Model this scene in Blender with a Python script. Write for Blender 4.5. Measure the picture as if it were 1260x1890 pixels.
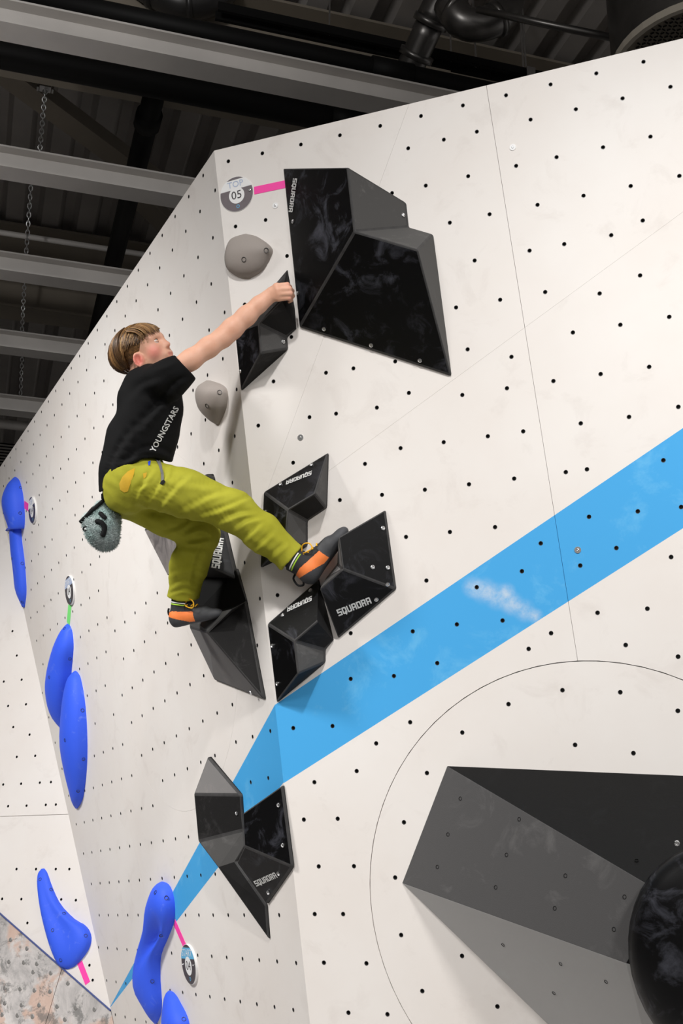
import bpy, bmesh, math, random
import numpy as np
from mathutils import Vector, Matrix, geometry
from mathutils.bvhtree import BVHTree

random.seed(7)
rng = np.random.default_rng(7)
for o in list(bpy.data.objects):
    bpy.data.objects.remove(o)
scene = bpy.context.scene
COL = scene.collection

# ------------------------------------------------------------------ camera
FPX = 2200.0
PITCH = math.atan2(745, FPX)
cp, sp = math.cos(PITCH), math.sin(PITCH)
CAM = np.array([0, 0, 1.6])
FW = np.array([0, cp, sp]); UP = np.array([0, -sp, cp]); RT = np.array([1.0, 0, 0])
cd = bpy.data.cameras.new('camera')
cd.sensor_fit = 'VERTICAL'; cd.sensor_height = 36; cd.sensor_width = 24
cd.lens = 36 * FPX / 1890
cam = bpy.data.objects.new('camera', cd); COL.objects.link(cam)
cam.location = CAM; cam.rotation_euler = (math.pi / 2 + PITCH, 0, 0)
scene.camera = cam

# ------------------------------------------------------------------ world, lights, exposure
w = bpy.data.worlds.new('world'); scene.world = w; w.use_nodes = True
w.node_tree.nodes['Background'].inputs[0].default_value = (1.0, 0.97, 0.94, 1)
w.node_tree.nodes['Background'].inputs[1].default_value = 0.2
def lamp(name, loc, target, power, kind='SPOT', size=0.3, angle=100, blend=1.0, color=(1, .982, .962)):
    d = bpy.data.lights.new(name, kind); d.energy = power; d.color = color
    if kind == 'SPOT':
        d.spot_size = math.radians(angle); d.spot_blend = blend; d.shadow_soft_size = size
    if kind == 'AREA':
        d.shape = 'DISK'; d.size = size
    o = bpy.data.objects.new(name, d); COL.objects.link(o); o.location = loc
    o.rotation_euler = (Vector(target) - Vector(loc)).to_track_quat('-Z', 'Y').to_euler()
    return o
lamp('unseen_spotlight', (-0.6, -0.8, 6.4), (0.95, 4.2, 2.45), 560, size=0.14, angle=60)
lamp('unseen_spotlight', (2.7, -1.0, 5.0), (1.2, 4.1, 2.05), 660, size=0.30, angle=56)  # unseen second light, added to brighten the right of the wall
lamp('unseen_spotlight', (-4.3, 2.7, 5.6), (-1.3, 6.6, 1.35), 1000, size=0.6, angle=74)
lamp('hall_floodlight', (-2.6, -2.2, 5.4), (-1.5, 5.0, 3.6), 60, kind='AREA', size=1.4)
lamp('added_beam_light', (-2.6, -2.6, 4.4), (-2.7, 7.4, 6.15), 520, size=0.3, angle=44)  # unseen narrow spot, added to make beam webs brighter than their undersides
scene.view_settings.view_transform = 'Standard'
scene.view_settings.look = 'None'
scene.view_settings.gamma = 1.0
scene.view_settings.use_curve_mapping = False
scene.view_settings.exposure = 0.53

# ------------------------------------------------------------------ measuring helpers
def ray(x, y): return FW + RT * (x - 630) / FPX - UP * (y - 945) / FPX
def at(x, y, d): return CAM + ray(x, y) * d
def unit(v):
    v = np.asarray(v, float); return v / np.linalg.norm(v)
def vpdir(x):
    r = ray(x, 1690); r[2] = 0; return unit(r)
class Frame:                      # a wall plane: origin, across, up, out
    def __init__(s, o, u, w_, n): s.o, s.u, s.w, s.n = map(np.array, (o, u, w_, n))
    def hit(s, x, y, h=0.0):
        r = ray(x, y); t = ((s.o + s.n * h - CAM) @ s.n) / (r @ s.n); return CAM + r * t
    def uv(s, x, y, h=0.0):
        q = s.hit(x, y, h) - s.o; return np.array([q @ s.u, q @ s.w])
    def loc(s, P): q = np.asarray(P) - s.o; return np.array([q @ s.u, q @ s.w, q @ s.n])
    def glob(s, u, w_, h=0): return s.o + s.u * u + s.w * w_ + s.n * h
    def mat(s):
        M = Matrix.Identity(4)
        for i in range(3):
            M[i][0] = s.u[i]; M[i][1] = s.w[i]; M[i][2] = s.n[i]; M[i][3] = s.o[i]
        return M
APEX = at(395, 278, 4.9)
uR = -vpdir(-5500); nh = np.array([uR[1], -uR[0], 0])
_t = math.radians(12)
wR = np.array([0, 0, math.cos(_t)]) + math.sin(_t) * nh
FR = Frame(APEX, uR, wR, np.cross(uR, wR))
KN = FR.hit(571, 1882)
uL = vpdir(-560); cr = unit(APEX - KN)
nL = unit(np.cross(cr, uL)); nL = nL if nL @ (CAM - APEX) > 0 else -nL
wL = unit(np.cross(nL, uL)); wL = wL if wL[2] > 0 else -wL
FL = Frame(APEX, uL, wL, nL)
ca = FL.hit(0, 925); cb = FL.hit(205, 1865); cdir = unit(ca - cb)
uB = vpdir(-4300); nB = unit(np.cross(uB, cdir)); nB = nB if nB @ (CAM - ca) > 0 else -nB
wB = unit(np.cross(nB, uB)); wB = wB if wB[2] > 0 else -wB
FB = Frame(cb, uB, wB, nB)

# ------------------------------------------------------------------ object helpers
def tag(o, label=None, cat=None, group=None, kind=None):
    if label: o['label'] = label
    if cat: o['category'] = cat
    if group: o['group'] = group
    if kind: o['kind'] = kind
    return o
def link(o, parent=None):
    COL.objects.link(o)
    if parent is not None:
        o.parent = parent
        o.matrix_parent_inverse = wm(parent).inverted()
    return o
def wm(o):
    m = o.matrix_basis.copy()
    if o.parent is not None: m = wm(o.parent) @ o.matrix_parent_inverse @ m
    return m
def empty(name, loc=(0, 0, 0), parent=None):
    o = bpy.data.objects.new(name, None); o.location = loc; o.empty_display_size = .1
    return link(o, parent)
def mesh(name, verts, faces, mats, parent=None, matrix=None, smooth=False, mi=None):
    me = bpy.data.meshes.new(name)
    me.from_pydata([tuple(map(float, v)) for v in verts], [], [tuple(map(int, f)) for f in faces])
    for m in (mats if isinstance(mats, (list, tuple)) else [mats]): me.materials.append(m)
    if mi is not None: me.polygons.foreach_set('material_index', np.asarray(mi, dtype=np.int32))
    if smooth: me.polygons.foreach_set('use_smooth', [True] * len(me.polygons))
    me.update()
    o = bpy.data.objects.new(name, me)
    if matrix is not None: o.matrix_basis = matrix
    return link(o, parent)
def fix_normals(o):
    b = bmesh.new(); b.from_mesh(o.data); bmesh.ops.recalc_face_normals(b, faces=b.faces); b.to_mesh(o.data); b.free()
def bevel(o, wd, seg=2, ang=25):
    m = o.modifiers.new('bevel', 'BEVEL'); m.width = wd; m.segments = seg; m.limit_method = 'ANGLE'; m.angle_limit = math.radians(ang)
    return o
def boxpts(c, ax, ay, az):
    c, ax, ay, az = map(np.asarray, (c, ax, ay, az))
    v = [c + sx * ax + sy * ay + sz * az for sx in (-1, 1) for sy in (-1, 1) for sz in (-1, 1)]
    f = [(0, 1, 3, 2), (4, 6, 7, 5), (0, 4, 5, 1), (2, 3, 7, 6), (0, 2, 6, 4), (1, 5, 7, 3)]
    return v, f
class MB:
    def __init__(s): s.v, s.f = [], []
    def add(s, v, f):
        k = len(s.v); s.v += list(v); s.f += [tuple(i + k for i in q) for q in f]; return s
    def box(s, c, ax, ay, az): return s.add(*boxpts(c, ax, ay, az))
    def bar(s, a, b, wd, ht, up=(0, 0, 1)):
        a, b = np.asarray(a, float), np.asarray(b, float); d = unit(b - a); sd = unit(np.cross(d, up)); u2 = np.cross(sd, d)
        return s.box((a + b) / 2, (b - a) / 2, sd * wd / 2, u2 * ht / 2)
    def tube(s, pts, rad, seg=12, cap=True):
        pts = [np.asarray(q, float) for q in pts]; n = len(pts)
        rad = rad if hasattr(rad, '__len__') else [rad] * n
        d0 = unit(pts[1] - pts[0]); nx = np.cross(d0, (0, 0, 1)) if abs(d0[2]) < .9 else np.cross(d0, (1, 0, 0)); nx = unit(nx)
        v = []
        for i in range(n):
            d = unit(pts[min(i + 1, n - 1)] - pts[max(i - 1, 0)]); nx = unit(nx - d * (nx @ d)); ny = np.cross(d, nx)
            for k in range(seg):
                a = 2 * math.pi * k / seg; v.append(pts[i] + rad[i] * (math.cos(a) * nx + math.sin(a) * ny))
        f = [(i * seg + k, i * seg + (k + 1) % seg, (i + 1) * seg + (k + 1) % seg, (i + 1) * seg + k) for i in range(n - 1) for k in range(seg)]
        if cap: f += [tuple(range(seg))[::-1], tuple((n - 1) * seg + k for k in range(seg))]
        return s.add(v, f)
    def build(s, name, m, parent=None, smooth=False, matrix=None): return mesh(name, s.v, s.f, m, parent, matrix, smooth)
def spline(pts, n):
    P = np.array(pts, float); m = len(P); out = []
    ext = np.vstack([2 * P[0] - P[1], P, 2 * P[-1] - P[-2]])
    for q in np.linspace(0, m - 1 - 1e-9, n):
        i = int(q); t = q - i; a, b, c, d = ext[i:i + 4]
        out.append(.5 * ((2 * b) + (c - a) * t + (2 * a - 5 * b + 4 * c - d) * t * t + (3 * b - a - 3 * c + d) * t ** 3))
    return np.array(out)

# ------------------------------------------------------------------ materials
def srgb(r, g, b):
    return tuple((c / 255 / 12.92 if c / 255 <= .04045 else ((c / 255 + .055) / 1.055) ** 2.4) for c in (r, g, b)) + (1,)
def newmat(name):
    m = bpy.data.materials.new(name); m.use_nodes = True
    return m, m.node_tree.nodes, m.node_tree.links, m.node_tree.nodes['Principled BSDF']
def N(ns, t, **kw):
    n = ns.new(t)
    for k, v in kw.items(): setattr(n, k, v)
    return n
def mixrgb(ns, ls, fac, a, b, mode='MIX'):
    n = ns.new('ShaderNodeMix'); n.data_type = 'RGBA'; n.blend_type = mode
    for sock, val in ((n.inputs[0], fac), (n.inputs[6], a), (n.inputs[7], b)):
        if hasattr(val, 'links'): ls.new(val, sock)
        else: sock.default_value = val
    return n.outputs[2]
def noise(ns, ls, scale, detail=4, rough=.55, vec=None, dist=0, mapscale=None):
    tc = ns.new('ShaderNodeTexCoord'); n = ns.new('ShaderNodeTexNoise')
    n.inputs['Scale'].default_value = scale; n.inputs['Detail'].default_value = detail
    n.inputs['Roughness'].default_value = rough; n.inputs['Distortion'].default_value = dist
    src = tc.outputs['Object']
    if mapscale:
        mp = ns.new('ShaderNodeMapping'); mp.inputs['Scale'].default_value = mapscale; ls.new(src, mp.inputs[0]); src = mp.outputs[0]
    ls.new(src, n.inputs['Vector']); return n.outputs['Fac']
def ramp(ns, ls, fac, stops):
    r = ns.new('ShaderNodeValToRGB'); e = r.color_ramp.elements
    while len(e) < len(stops): e.new(.5)
    for el, (p, c) in zip(e, stops): el.position = p; el.color = c if len(c) == 4 else tuple(c) + (1,)
    ls.new(fac, r.inputs[0]); return r.outputs[0]
def g(v): return (v, v, v, 1)
def bump(ns, ls, bsdf, fac, strength, dist=.002):
    b = ns.new('ShaderNodeBump'); b.inputs['Strength'].default_value = strength; b.inputs['Distance'].default_value = dist
    ls.new(fac, b.inputs['Height']); ls.new(b.outputs[0], bsdf.inputs['Normal'])
def plain(name, col, rough=.5, metal=0, var=.0, scale=8, bstr=0, bscale=200, spec=.5):
    m, ns, ls, b = newmat(name)
    b.inputs['Roughness'].default_value = rough; b.inputs['Metallic'].default_value = metal
    b.inputs['Specular IOR Level'].default_value = spec
    if var:
        f = noise(ns, ls, scale); lo = tuple(c * (1 - var) for c in col[:3]) + (1,); hi = tuple(min(1, c * (1 + var)) for c in col[:3]) + (1,)
        ls.new(ramp(ns, ls, f, [(.3, lo), (.7, hi)]), b.inputs['Base Color'])
    else: b.inputs['Base Color'].default_value = col
    if bstr: bump(ns, ls, b, noise(ns, ls, bscale, 2), bstr)
    return m
def wallmat(name, lines, stripe_on, chalk=()):
    """off-white painted plywood, scuffed; the blue band lies between two lines given in wall coordinates"""
    m, ns, ls, b = newmat(name)
    base = srgb(229, 224, 219)
    f1 = noise(ns, ls, .9, 5, .6); f2 = noise(ns, ls, 5.5, 6, .65, dist=.6); f3 = noise(ns, ls, 60, 3)
    c = ramp(ns, ls, f1, [(.3, srgb(224, 217, 211)), (.7, srgb(232, 228, 224))])
    sm = ramp(ns, ls, f2, [(.56, g(0)), (.78, g(.24))])
    c = mixrgb(ns, ls, sm, c, srgb(178, 166, 158))
    if stripe_on:
        tc = ns.new('ShaderNodeTexCoord'); fac = None
        for (a, bb, k) in lines:
            d = ns.new('ShaderNodeVectorMath'); d.operation = 'DOT_PRODUCT'; ls.new(tc.outputs['Object'], d.inputs[0]); d.inputs[1].default_value = (a, bb, 0)
            gt = ns.new('ShaderNodeMath'); gt.operation = 'GREATER_THAN'; ls.new(d.outputs['Value'], gt.inputs[0]); gt.inputs[1].default_value = k
            if fac is None: fac = gt.outputs[0]
            else:
                mu = ns.new('ShaderNodeMath'); mu.operation = 'MULTIPLY'; ls.new(fac, mu.inputs[0]); ls.new(gt.outputs[0], mu.inputs[1]); fac = mu.outputs[0]
        f4 = noise(ns, ls, 4.0, 7, .7, dist=.4)
        blue = ramp(ns, ls, f4, [(.55, srgb(70, 164, 224)), (.78, srgb(112, 188, 232))])
        for (cx, cy, r0) in chalk:            # a hand-sized smear of chalk dust
            dd = ns.new('ShaderNodeVectorMath'); dd.operation = 'DISTANCE'; ls.new(tc.outputs['Object'], dd.inputs[0]); dd.inputs[1].default_value = (cx, cy, 0)
            mr = ns.new('ShaderNodeMapRange'); mr.interpolation_type = 'SMOOTHSTEP'; ls.new(dd.outputs['Value'], mr.inputs[0]); mr.inputs[1].default_value = 0; mr.inputs[2].default_value = r0; mr.inputs[3].default_value = .5; mr.inputs[4].default_value = 0
            mm = ns.new('ShaderNodeMath'); mm.operation = 'MULTIPLY'; ls.new(mr.outputs[0], mm.inputs[0]); ls.new(ramp(ns, ls, noise(ns, ls, 22, 6, .7), [(.35, g(.25)), (.6, g(1))]), mm.inputs[1])
            blue = mixrgb(ns, ls, mm.outputs[0], blue, srgb(226, 226, 224))
        c = mixrgb(ns, ls, fac, c, blue)
    ls.new(c, b.inputs['Base Color'])
    b.inputs['Roughness'].default_value = .62; b.inputs['Specular IOR Level'].default_value = .25
    bump(ns, ls, b, f3, .06)
    return m
def line2(fr, p, q, inside):
    a, b, c = fr.uv(*p), fr.uv(*q), fr.uv(*inside); d = unit(b - a); n = np.array([-d[1], d[0]]); k = n @ a
    return (n[0], n[1], k) if n @ c > k else (-n[0], -n[1], -k)
M = {}
M['wall_r'] = wallmat('off_white_panel_right', [line2(FR, (1260, 790), (510, 1299), (900, 1150)), line2(FR, (1260, 975), (521, 1447), (900, 1150))], True, [(*FR.uv(x, y), r) for x, y, r in ((872,1084,.05),(893,1090,.06),(918,1101,.06),(944,1114,.055),(968,1127,.05),(988,1137,.035),(935,1092,.04))])
M['wall_l'] = wallmat('off_white_panel_left', [line2(FL, (508, 1299), (200, 1864), (480, 1400)), line2(FL, (521, 1447), (200, 1864), (480, 1400))], True)
M['wall_b'] = wallmat('off_white_panel_back', [], False)
M['dullbolt'] = plain('dull_bolt', srgb(150, 148, 145), .5, .5)
M['seam'] = plain('dark_joint', srgb(96, 90, 86), .9)
M['nut'] = plain('dark_steel_insert', g(.075), .35, .6)
M['bolt'] = plain('zinc_bolt', srgb(215, 215, 215), .3, 1.0)
M['beam'] = plain('galvanised_beam', srgb(196, 192, 188), .5, .1, .08, 3)
M['girder'] = plain('beige_painted_steel', srgb(128, 120, 108), .6, 0, .08, 2)
M['blackpipe'] = plain('black_pipe', g(.005), .6, spec=.15)
M['deck'] = plain('dark_deck', srgb(158, 153, 149), .5, 0, .15, 1.5)
M['duct'] = plain('dull_duct_steel', srgb(110, 108, 106), .33, .85, .2, 5)
M['darkduct'] = plain('dark_duct_steel', srgb(44, 43, 43), .4, .3)
M['wornedge'] = plain('worn_grey_edge', srgb(52, 51, 51), .7, 0, .25, 30)
M['rimbeige'] = plain('beige_rim', srgb(190, 182, 168), .5)
M['hall'] = plain('dark_hall_wall', srgb(52, 50, 49), .8)
M['mat'] = plain('grey_crash_mat', srgb(200, 198, 196), .8, 0, .04, 3)
M['pink'] = plain('pink_tape', srgb(255, 70, 170), .55)
M['green'] = plain('green_tape', srgb(125, 232, 125), .55)
M['white'] = plain('white_print', srgb(236, 236, 236), .5)
M['tagdark'] = plain('charcoal_print', srgb(62, 58, 62), .35)
M['tagtop'] = plain('faded_charcoal_print', srgb(112, 104, 108), .35, 0, .06, 40)
M['tagblue'] = plain('blue_print', srgb(95, 180, 225), .4)
M['tagpale'] = plain('pale_blue_print', srgb(172, 186, 214), .5)
M['edgeblue'] = plain('blue_edge_strip', srgb(70, 84, 140), .5)
def volmat(name, col, chalk, rough, amt, scale=9, lo=.55, hi=.8, spec=.5):
    m, ns, ls, b = newmat(name)
    f = noise(ns, ls, scale, 8, .68, dist=.8); f2 = noise(ns, ls, 2.2, 3)
    k = ns.new('ShaderNodeMath'); k.operation = 'MULTIPLY'; ls.new(ramp(ns, ls, f, [(lo, g(0)), (hi, g(amt))]), k.inputs[0]); ls.new(ramp(ns, ls, f2, [(.35, g(.15)), (.65, g(1))]), k.inputs[1])
    ls.new(mixrgb(ns, ls, k.outputs[0], col, chalk), b.inputs['Base Color'])
    b.inputs['Roughness'].default_value = rough; b.inputs['Specular IOR Level'].default_value = spec
    bump(ns, ls, b, noise(ns, ls, 320, 2), .12 if rough < .5 else .35, .001)
    return m
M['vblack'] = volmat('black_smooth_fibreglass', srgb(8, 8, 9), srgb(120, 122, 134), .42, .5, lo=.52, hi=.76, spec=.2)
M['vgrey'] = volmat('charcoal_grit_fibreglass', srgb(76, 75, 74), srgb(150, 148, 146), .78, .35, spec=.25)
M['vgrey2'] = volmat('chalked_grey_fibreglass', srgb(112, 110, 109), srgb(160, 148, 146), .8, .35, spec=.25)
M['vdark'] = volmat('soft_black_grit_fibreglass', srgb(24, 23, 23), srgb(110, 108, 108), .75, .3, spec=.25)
M['vchalk'] = volmat('chalk_smeared_black', srgb(92, 87, 86), srgb(190, 182, 178), .7, .9, 7, .35, .7)
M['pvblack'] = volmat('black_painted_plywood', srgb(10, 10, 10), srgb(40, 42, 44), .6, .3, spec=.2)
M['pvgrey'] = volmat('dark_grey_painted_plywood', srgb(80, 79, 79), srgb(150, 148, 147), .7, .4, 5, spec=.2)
M['pvbounce'] = volmat('bounce_lightened_grey_plywood', srgb(176, 175, 174), srgb(190, 210, 208), .7, .4, 5, spec=.2)  # floor bounce on the lower faces, put into a lighter grey
M['blue'] = volmat('blue_hold_resin', srgb(58, 98, 240), srgb(165, 186, 240), .62, .6, 14, .58, .8, spec=.3)
M['greyhold'] = volmat('grey_hold_resin', srgb(158, 150, 144), srgb(190, 184, 178), .7, .4, 10, spec=.3)
def letmat():
    return plain('white_lettering', srgb(214, 214, 212), .6, 0, .06, 60)
M['letter'] = letmat()
# ------------------------------------------------------------------ climbing walls: panels with real bolt holes
NUT_R, NUT_D = 0.0082, 0.016
def nut_mesh():
    k = 10; v = []; f = []
    for r, h in ((NUT_R, .0006), (NUT_R * .8, .0004), (NUT_R * .74, -NUT_D)):
        v += [(r * math.cos(2 * math.pi * i / k), r * math.sin(2 * math.pi * i / k), h) for i in range(k)]
    for a in (0, k):
        f += [(a + i, a + (i + 1) % k, a + k + (i + 1) % k, a + k + i) for i in range(k)]
    f.append(tuple(2 * k + i for i in range(k)))
    me = bpy.data.meshes.new('bolt_hole'); me.from_pydata(v, [], f); me.materials.append(M['nut']); me.update(); return me
NUT = nut_mesh()
NUT_DARK = NUT.copy(); NUT_DARK.materials.clear(); NUT_DARK.materials.append(M['blackpipe'])
def clip(poly, a, b, k):          # keep a*u+b*w>=k
    out = []
    for i in range(len(poly)):
        p, q = poly[i], poly[(i + 1) % len(poly)]; dp, dq = a * p[0] + b * p[1] - k, a * q[0] + b * q[1] - k
        if dp >= 0: out.append(p)
        if (dp >= 0) != (dq >= 0): t = dp / (dp - dq); out.append(p + (q - p) * t)
    return out
def split(poly, fr, p, q, gap):
    a, b = fr.uv(*p), fr.uv(*q); d = unit(b - a); n = np.array([-d[1], d[0]]); k = n @ a
    return clip(poly, n[0], n[1], k + gap / 2), clip(poly, -n[0], -n[1], -k + gap / 2)
def inside(poly, p):
    c = False
    for i in range(len(poly)):
        a, b = poly[i], poly[i - 1]
        if (a[1] > p[1]) != (b[1] > p[1]) and p[0] < (b[0] - a[0]) * (p[1] - a[1]) / (b[1] - a[1]) + a[0]: c = not c
    return c
def edgedist(poly, p):
    best = 9
    for i in range(len(poly)):
        a, b = np.asarray(poly[i - 1]), np.asarray(poly[i]); d = b - a; t = np.clip(((p - a) @ d) / (d @ d + 1e-12), 0, 1); best = min(best, np.linalg.norm(a + d * t - p))
    return best
def bite(poly, c, r, n=72):       # polygon minus a disc that crosses one of its edges
    hits = []
    for i in range(len(poly)):
        p, q = poly[i], poly[(i + 1) % len(poly)]; d = q - p; A_, B_, C_ = d @ d, 2 * d @ (p - c), (p - c) @ (p - c) - r * r; D_ = B_ * B_ - 4 * A_ * C_
        if D_ <= 0: continue
        for sg in (-1, 1):
            t = (-B_ + sg * math.sqrt(D_)) / (2 * A_)
            if 0 < t < 1: hits.append((i + t, p + d * t))
    hits.sort(key=lambda z: z[0])
    (t0, a), (t1, b) = hits[0], hits[-1]
    out = [poly[i] for i in range(len(poly)) if i <= t0] + [a]
    a0, a1 = math.atan2(*(a - c)[::-1]), math.atan2(*(b - c)[::-1])
    for sgn in (1, -1):
        da = (a1 - a0) % (2 * math.pi) if sgn > 0 else -((a0 - a1) % (2 * math.pi)); mid = c + r * np.array([math.cos(a0 + da / 2), math.sin(a0 + da / 2)])
        if inside(poly, mid):
            m = max(4, int(abs(da) / (2 * math.pi) * n)); out += [c + r * np.array([math.cos(a0 + da * j / m), math.sin(a0 + da * j / m)]) for j in range(1, m)]; break
    return out + [b] + [poly[i] for i in range(len(poly)) if i > t1]
def circle_pts(c, r, n): return [np.array([c[0] + r * math.cos(2 * math.pi * i / n), c[1] + r * math.sin(2 * math.pi * i / n)]) for i in range(n)]
def panel(parent, fr, poly, nuts, m, big=(), name='panel', thick=.018):
    """one sheet of the wall: outline, bolt holes cut through, edges with depth; the inserts are its children"""
    mine = [p for p in nuts if inside(poly, p) and edgedist(poly, p) > NUT_R * 1.3 and not any(np.hypot(*(p - c)) < r + NUT_R * 1.3 for c, r in big)]
    loops = [list(poly)] + [circle_pts(c, r, 90) for c, r in big] + [circle_pts(p, NUT_R, 10) for p in mine]
    v, e = [], []
    for lp in loops:
        k = len(v); v += [Vector((float(p[0]), float(p[1]))) for p in lp]; e += [(k + i, k + (i + 1) % len(lp)) for i in range(len(lp))]
    V, E_, F_, *_ = geometry.delaunay_2d_cdt(v, e, [], 0, 1e-7)
    holes = [(c, r) for c, r in big] + [(p, NUT_R) for p in mine]; hc = np.array([h[0] for h in holes]) if holes else None; hr = np.array([h[1] for h in holes]) if holes else None
    vs = [(p.x, p.y, 0) for p in V]; fs = []
    for f in F_:
        c = np.mean([V[i] for i in f], axis=0)
        if inside(poly, c) and (hc is None or (np.hypot(*(hc - c).T) > hr * .999).all()): fs.append(tuple(f))
    fixed = []
    for f in fs:
        a, b, c = (V[i] for i in f[:3]); fixed.append(f if (b - a).cross(c - a) > 0 else f[::-1])
    cnt = {}
    for f in fixed:
        for i in range(len(f)):
            k = (f[i], f[(i + 1) % len(f)]); cnt[k] = 1
    nb = len(vs); vs += [(p.x, p.y, -thick) for p in V]; sides = []
    for (a, b) in list(cnt):
        if (b, a) not in cnt: sides.append((a, a + nb, b + nb, b))
    o = mesh(name, vs, fixed + sides, m, parent, fr.mat())
    for p in mine:
        t = bpy.data.objects.new('bolt_hole', NUT); t.matrix_basis = fr.mat() @ Matrix.Translation((float(p[0]), float(p[1]), 0)); link(t, o)
    return o
def cr_(ox, oy, sc, pts): return [(ox + x / sc, oy + y / sc) for x, y in pts]

# --- right wall
px_r = cr_(700, 100, 2.25, [(3,298),(172,257),(346,213),(525,171),(710,126),(900,80),(1096,32),(119,391),(267,355),(404,322),(627,272),(815,229),(1009,184),(1208,136),(52,577),(192,546),(368,507),(567,464),(735,428),(928,387),(1125,343),(292,700),(457,665),(656,626),(847,588),(1043,548),(1245,506),(395,857),(623,816),(767,789),(962,752),(1093,691),(318,1052),(501,1020),(688,988),(914,994),(1082,919),(366,1226),(548,1257),(803,1156),(1000,1124),(1203,1091)])
px_r += cr_(660, 640, 2.1, [(145,57),(74,236),(198,179),(405,187),(578,161),(758,133),(941,106),(1129,78),(28,454),(166,393),(333,370),(504,347),(641,328),(864,297),(1051,272),(1242,233),(94,574),(260,554),(431,533),(606,511),(806,486),(888,475),(1184,440),(187,737),(357,718),(532,699),(709,762),(896,659),(1085,638),(1253,621),(266,906),(636,870),(862,848),(1002,780),(461,932),(1214,815),(213,1103),(384,1076),(561,1061),(749,1110),(929,1031),(1122,1015),(308,1226),(662,1171),(1038,1156),(1241,1201)])
px_r += [(726.7,1247.6),(756.7,1333),(694,1372),(676,1778),(714.8,1872),(421.3,297.8),(484,283),(555,266.8),(434.6,418),(490,406),(529.5,472.5),(627,249.7),(451.4,562),(537.5,622),(601.4,688),(652,680),(504.6,704),(476.5,785.5),(540.8,854),(512,1098.5),(541,1343.7),(613.4,1340),(580,1443.6),(560.6,1512.6),(623,1511),(658,1423),(647,1253),(588,1599),(653,1598.6),(580.6,1687),(633,1687),(597.6,1776.7),(642.8,1869),(571,770),(620,763.5),(627,923),(647,1168.6)]
px_rc = cr_(660, 1180, 2.1, [(584,251),(793,197),(1017,205),(1240,277),(405,361),(842,409),(1068,441),(268,518),(179,709),(145,923),(168,1146),(404,1227),(250,1363),(541,1423)])
nut_r = [FR.uv(*p) for p in px_r + px_rc]
wbot = -APEX[2] / wR[2]
ku, kw = FR.loc(KN)[:2]
def fitcircle(fr, pts):
    P = np.array([fr.uv(*p) for p in pts]); A_ = np.c_[2 * P, np.ones(len(P))]; s_ = np.linalg.lstsq(A_, (P ** 2).sum(1), rcond=None)[0]
    return s_[:2], math.sqrt(s_[2] + s_[0] ** 2 + s_[1] ** 2)
crc, crr = fitcircle(FR, [(683,1627.6),(731.4,1446.7),(822,1308.6),(945.7,1242),(1079,1218),(1184,1232),(1260,1257.6),(688.6,1718),(757.6,1887)])
wall_r = tag(empty('wall_right', FR.glob(1.5, wbot)), kind='structure', label='off-white overhanging climbing wall on the right with a blue band')
polyR = [np.array([0., 0.]), np.array([ku * wbot / kw, wbot]), np.array([3.4, wbot]), np.array([3.4, 0.])]
up_, dn_ = split(polyR, FR, (1260, 391), (660, 830), .0005)
if np.mean([p[1] for p in up_]) < np.mean([p[1] for p in dn_]): up_, dn_ = dn_, up_
seam1 = ((897, 157), (1065, 1215))
ul, ur = split(up_, FR, *seam1, .0015)
if np.mean([p[0] for p in ul]) > np.mean([p[0] for p in ur]): ul, ur = ur, ul
ula, ulb = split(ul, FR, (755, 191), (499, 890), .0005)
dl, dr = split(dn_, FR, *seam1, .0014)
if np.mean([p[0] for p in dl]) > np.mean([p[0] for p in dr]): dl, dr = dr, dl
for poly in (ula, ulb, ur, bite(dl, crc, crr + .002), bite(dr, crc, crr + .002)):
    panel(wall_r, FR, poly, nut_r, M['wall_r'])
panel(wall_r, FR, circle_pts(crc, crr - .0012, 120), nut_r, M['wall_r'], name='round_panel')
def backing(fr, poly, parent, name='backing_board'):
    v = [(p[0], p[1], -.019) for p in poly] + [(p[0], p[1], -.05) for p in poly]; n = len(poly)
    return mesh(name, v, [tuple(range(n)), tuple(range(n, 2 * n))[::-1]] + [(i, (i + 1) % n, n + (i + 1) % n, n + i) for i in range(n)], M['seam'], parent, fr.mat())
backing(FR, [np.array([.02, -.004]), polyR[1] + [.02, 0], polyR[2], np.array([3.4, -.004])], wall_r)

# --- left wall
clc, clr = fitcircle(FL, [(438,1274),(434.4,1308.7),(425,1369.6),(409.3,1422.5),(356.4,1494.7),(338,1498.7),(311.4,1487)])
kl = FL.loc(KN)
def corner(z): return cb + cdir * (z - cb[2]) / cdir[2]
zt = APEX[2]
cor_t, cor_b = FL.loc(corner(zt))[:2], FL.loc(corner(0.0))[:2]
polyL = [np.array([0., 0.]), np.array(cor_t), np.array(cor_b), np.array([kl[0] * (-zt / wL[2]) / kl[1], -zt / wL[2]])]
nut_l = []
wrows = [-.034] + list(np.linspace(-.155, -2.343, 14)) + [-2.515, -2.687, -2.859, -3.03, -3.204, -3.377, -3.55, -3.72, -3.89, -4.06]
for i, wv in enumerate(wrows):
    ph = .138 if i % 2 == 0 else .048
    for j in range(-8, 28):
        p = np.array([ph + .1742 * j, wv])
        if np.hypot(*(p - clc)) > clr + .02: nut_l.append(p)
for k_, (w0, s0) in enumerate([(-1.534, .99), (-1.702, .907), (-1.87, 1.003), (-2.036 + .0056, .907), (-2.212, .990), (-2.376, .907), (-2.545, .99)]):
    for j in range(-8, 9):
        s_ = s0 + .1742 * j; p = np.array([s_, w0 - .0585 * (s_ - 1.0)])
        if np.hypot(*(p - clc)) < clr - .03: nut_l.append(p)
wall_l = tag(empty('wall_left', FL.glob(1.5, polyL[3][1])), kind='structure', label='off-white climbing wall left of the arete, seen at a grazing angle')
la, lb = split(polyL, FL, (105, 960), (240, 1530), .0006)
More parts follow.
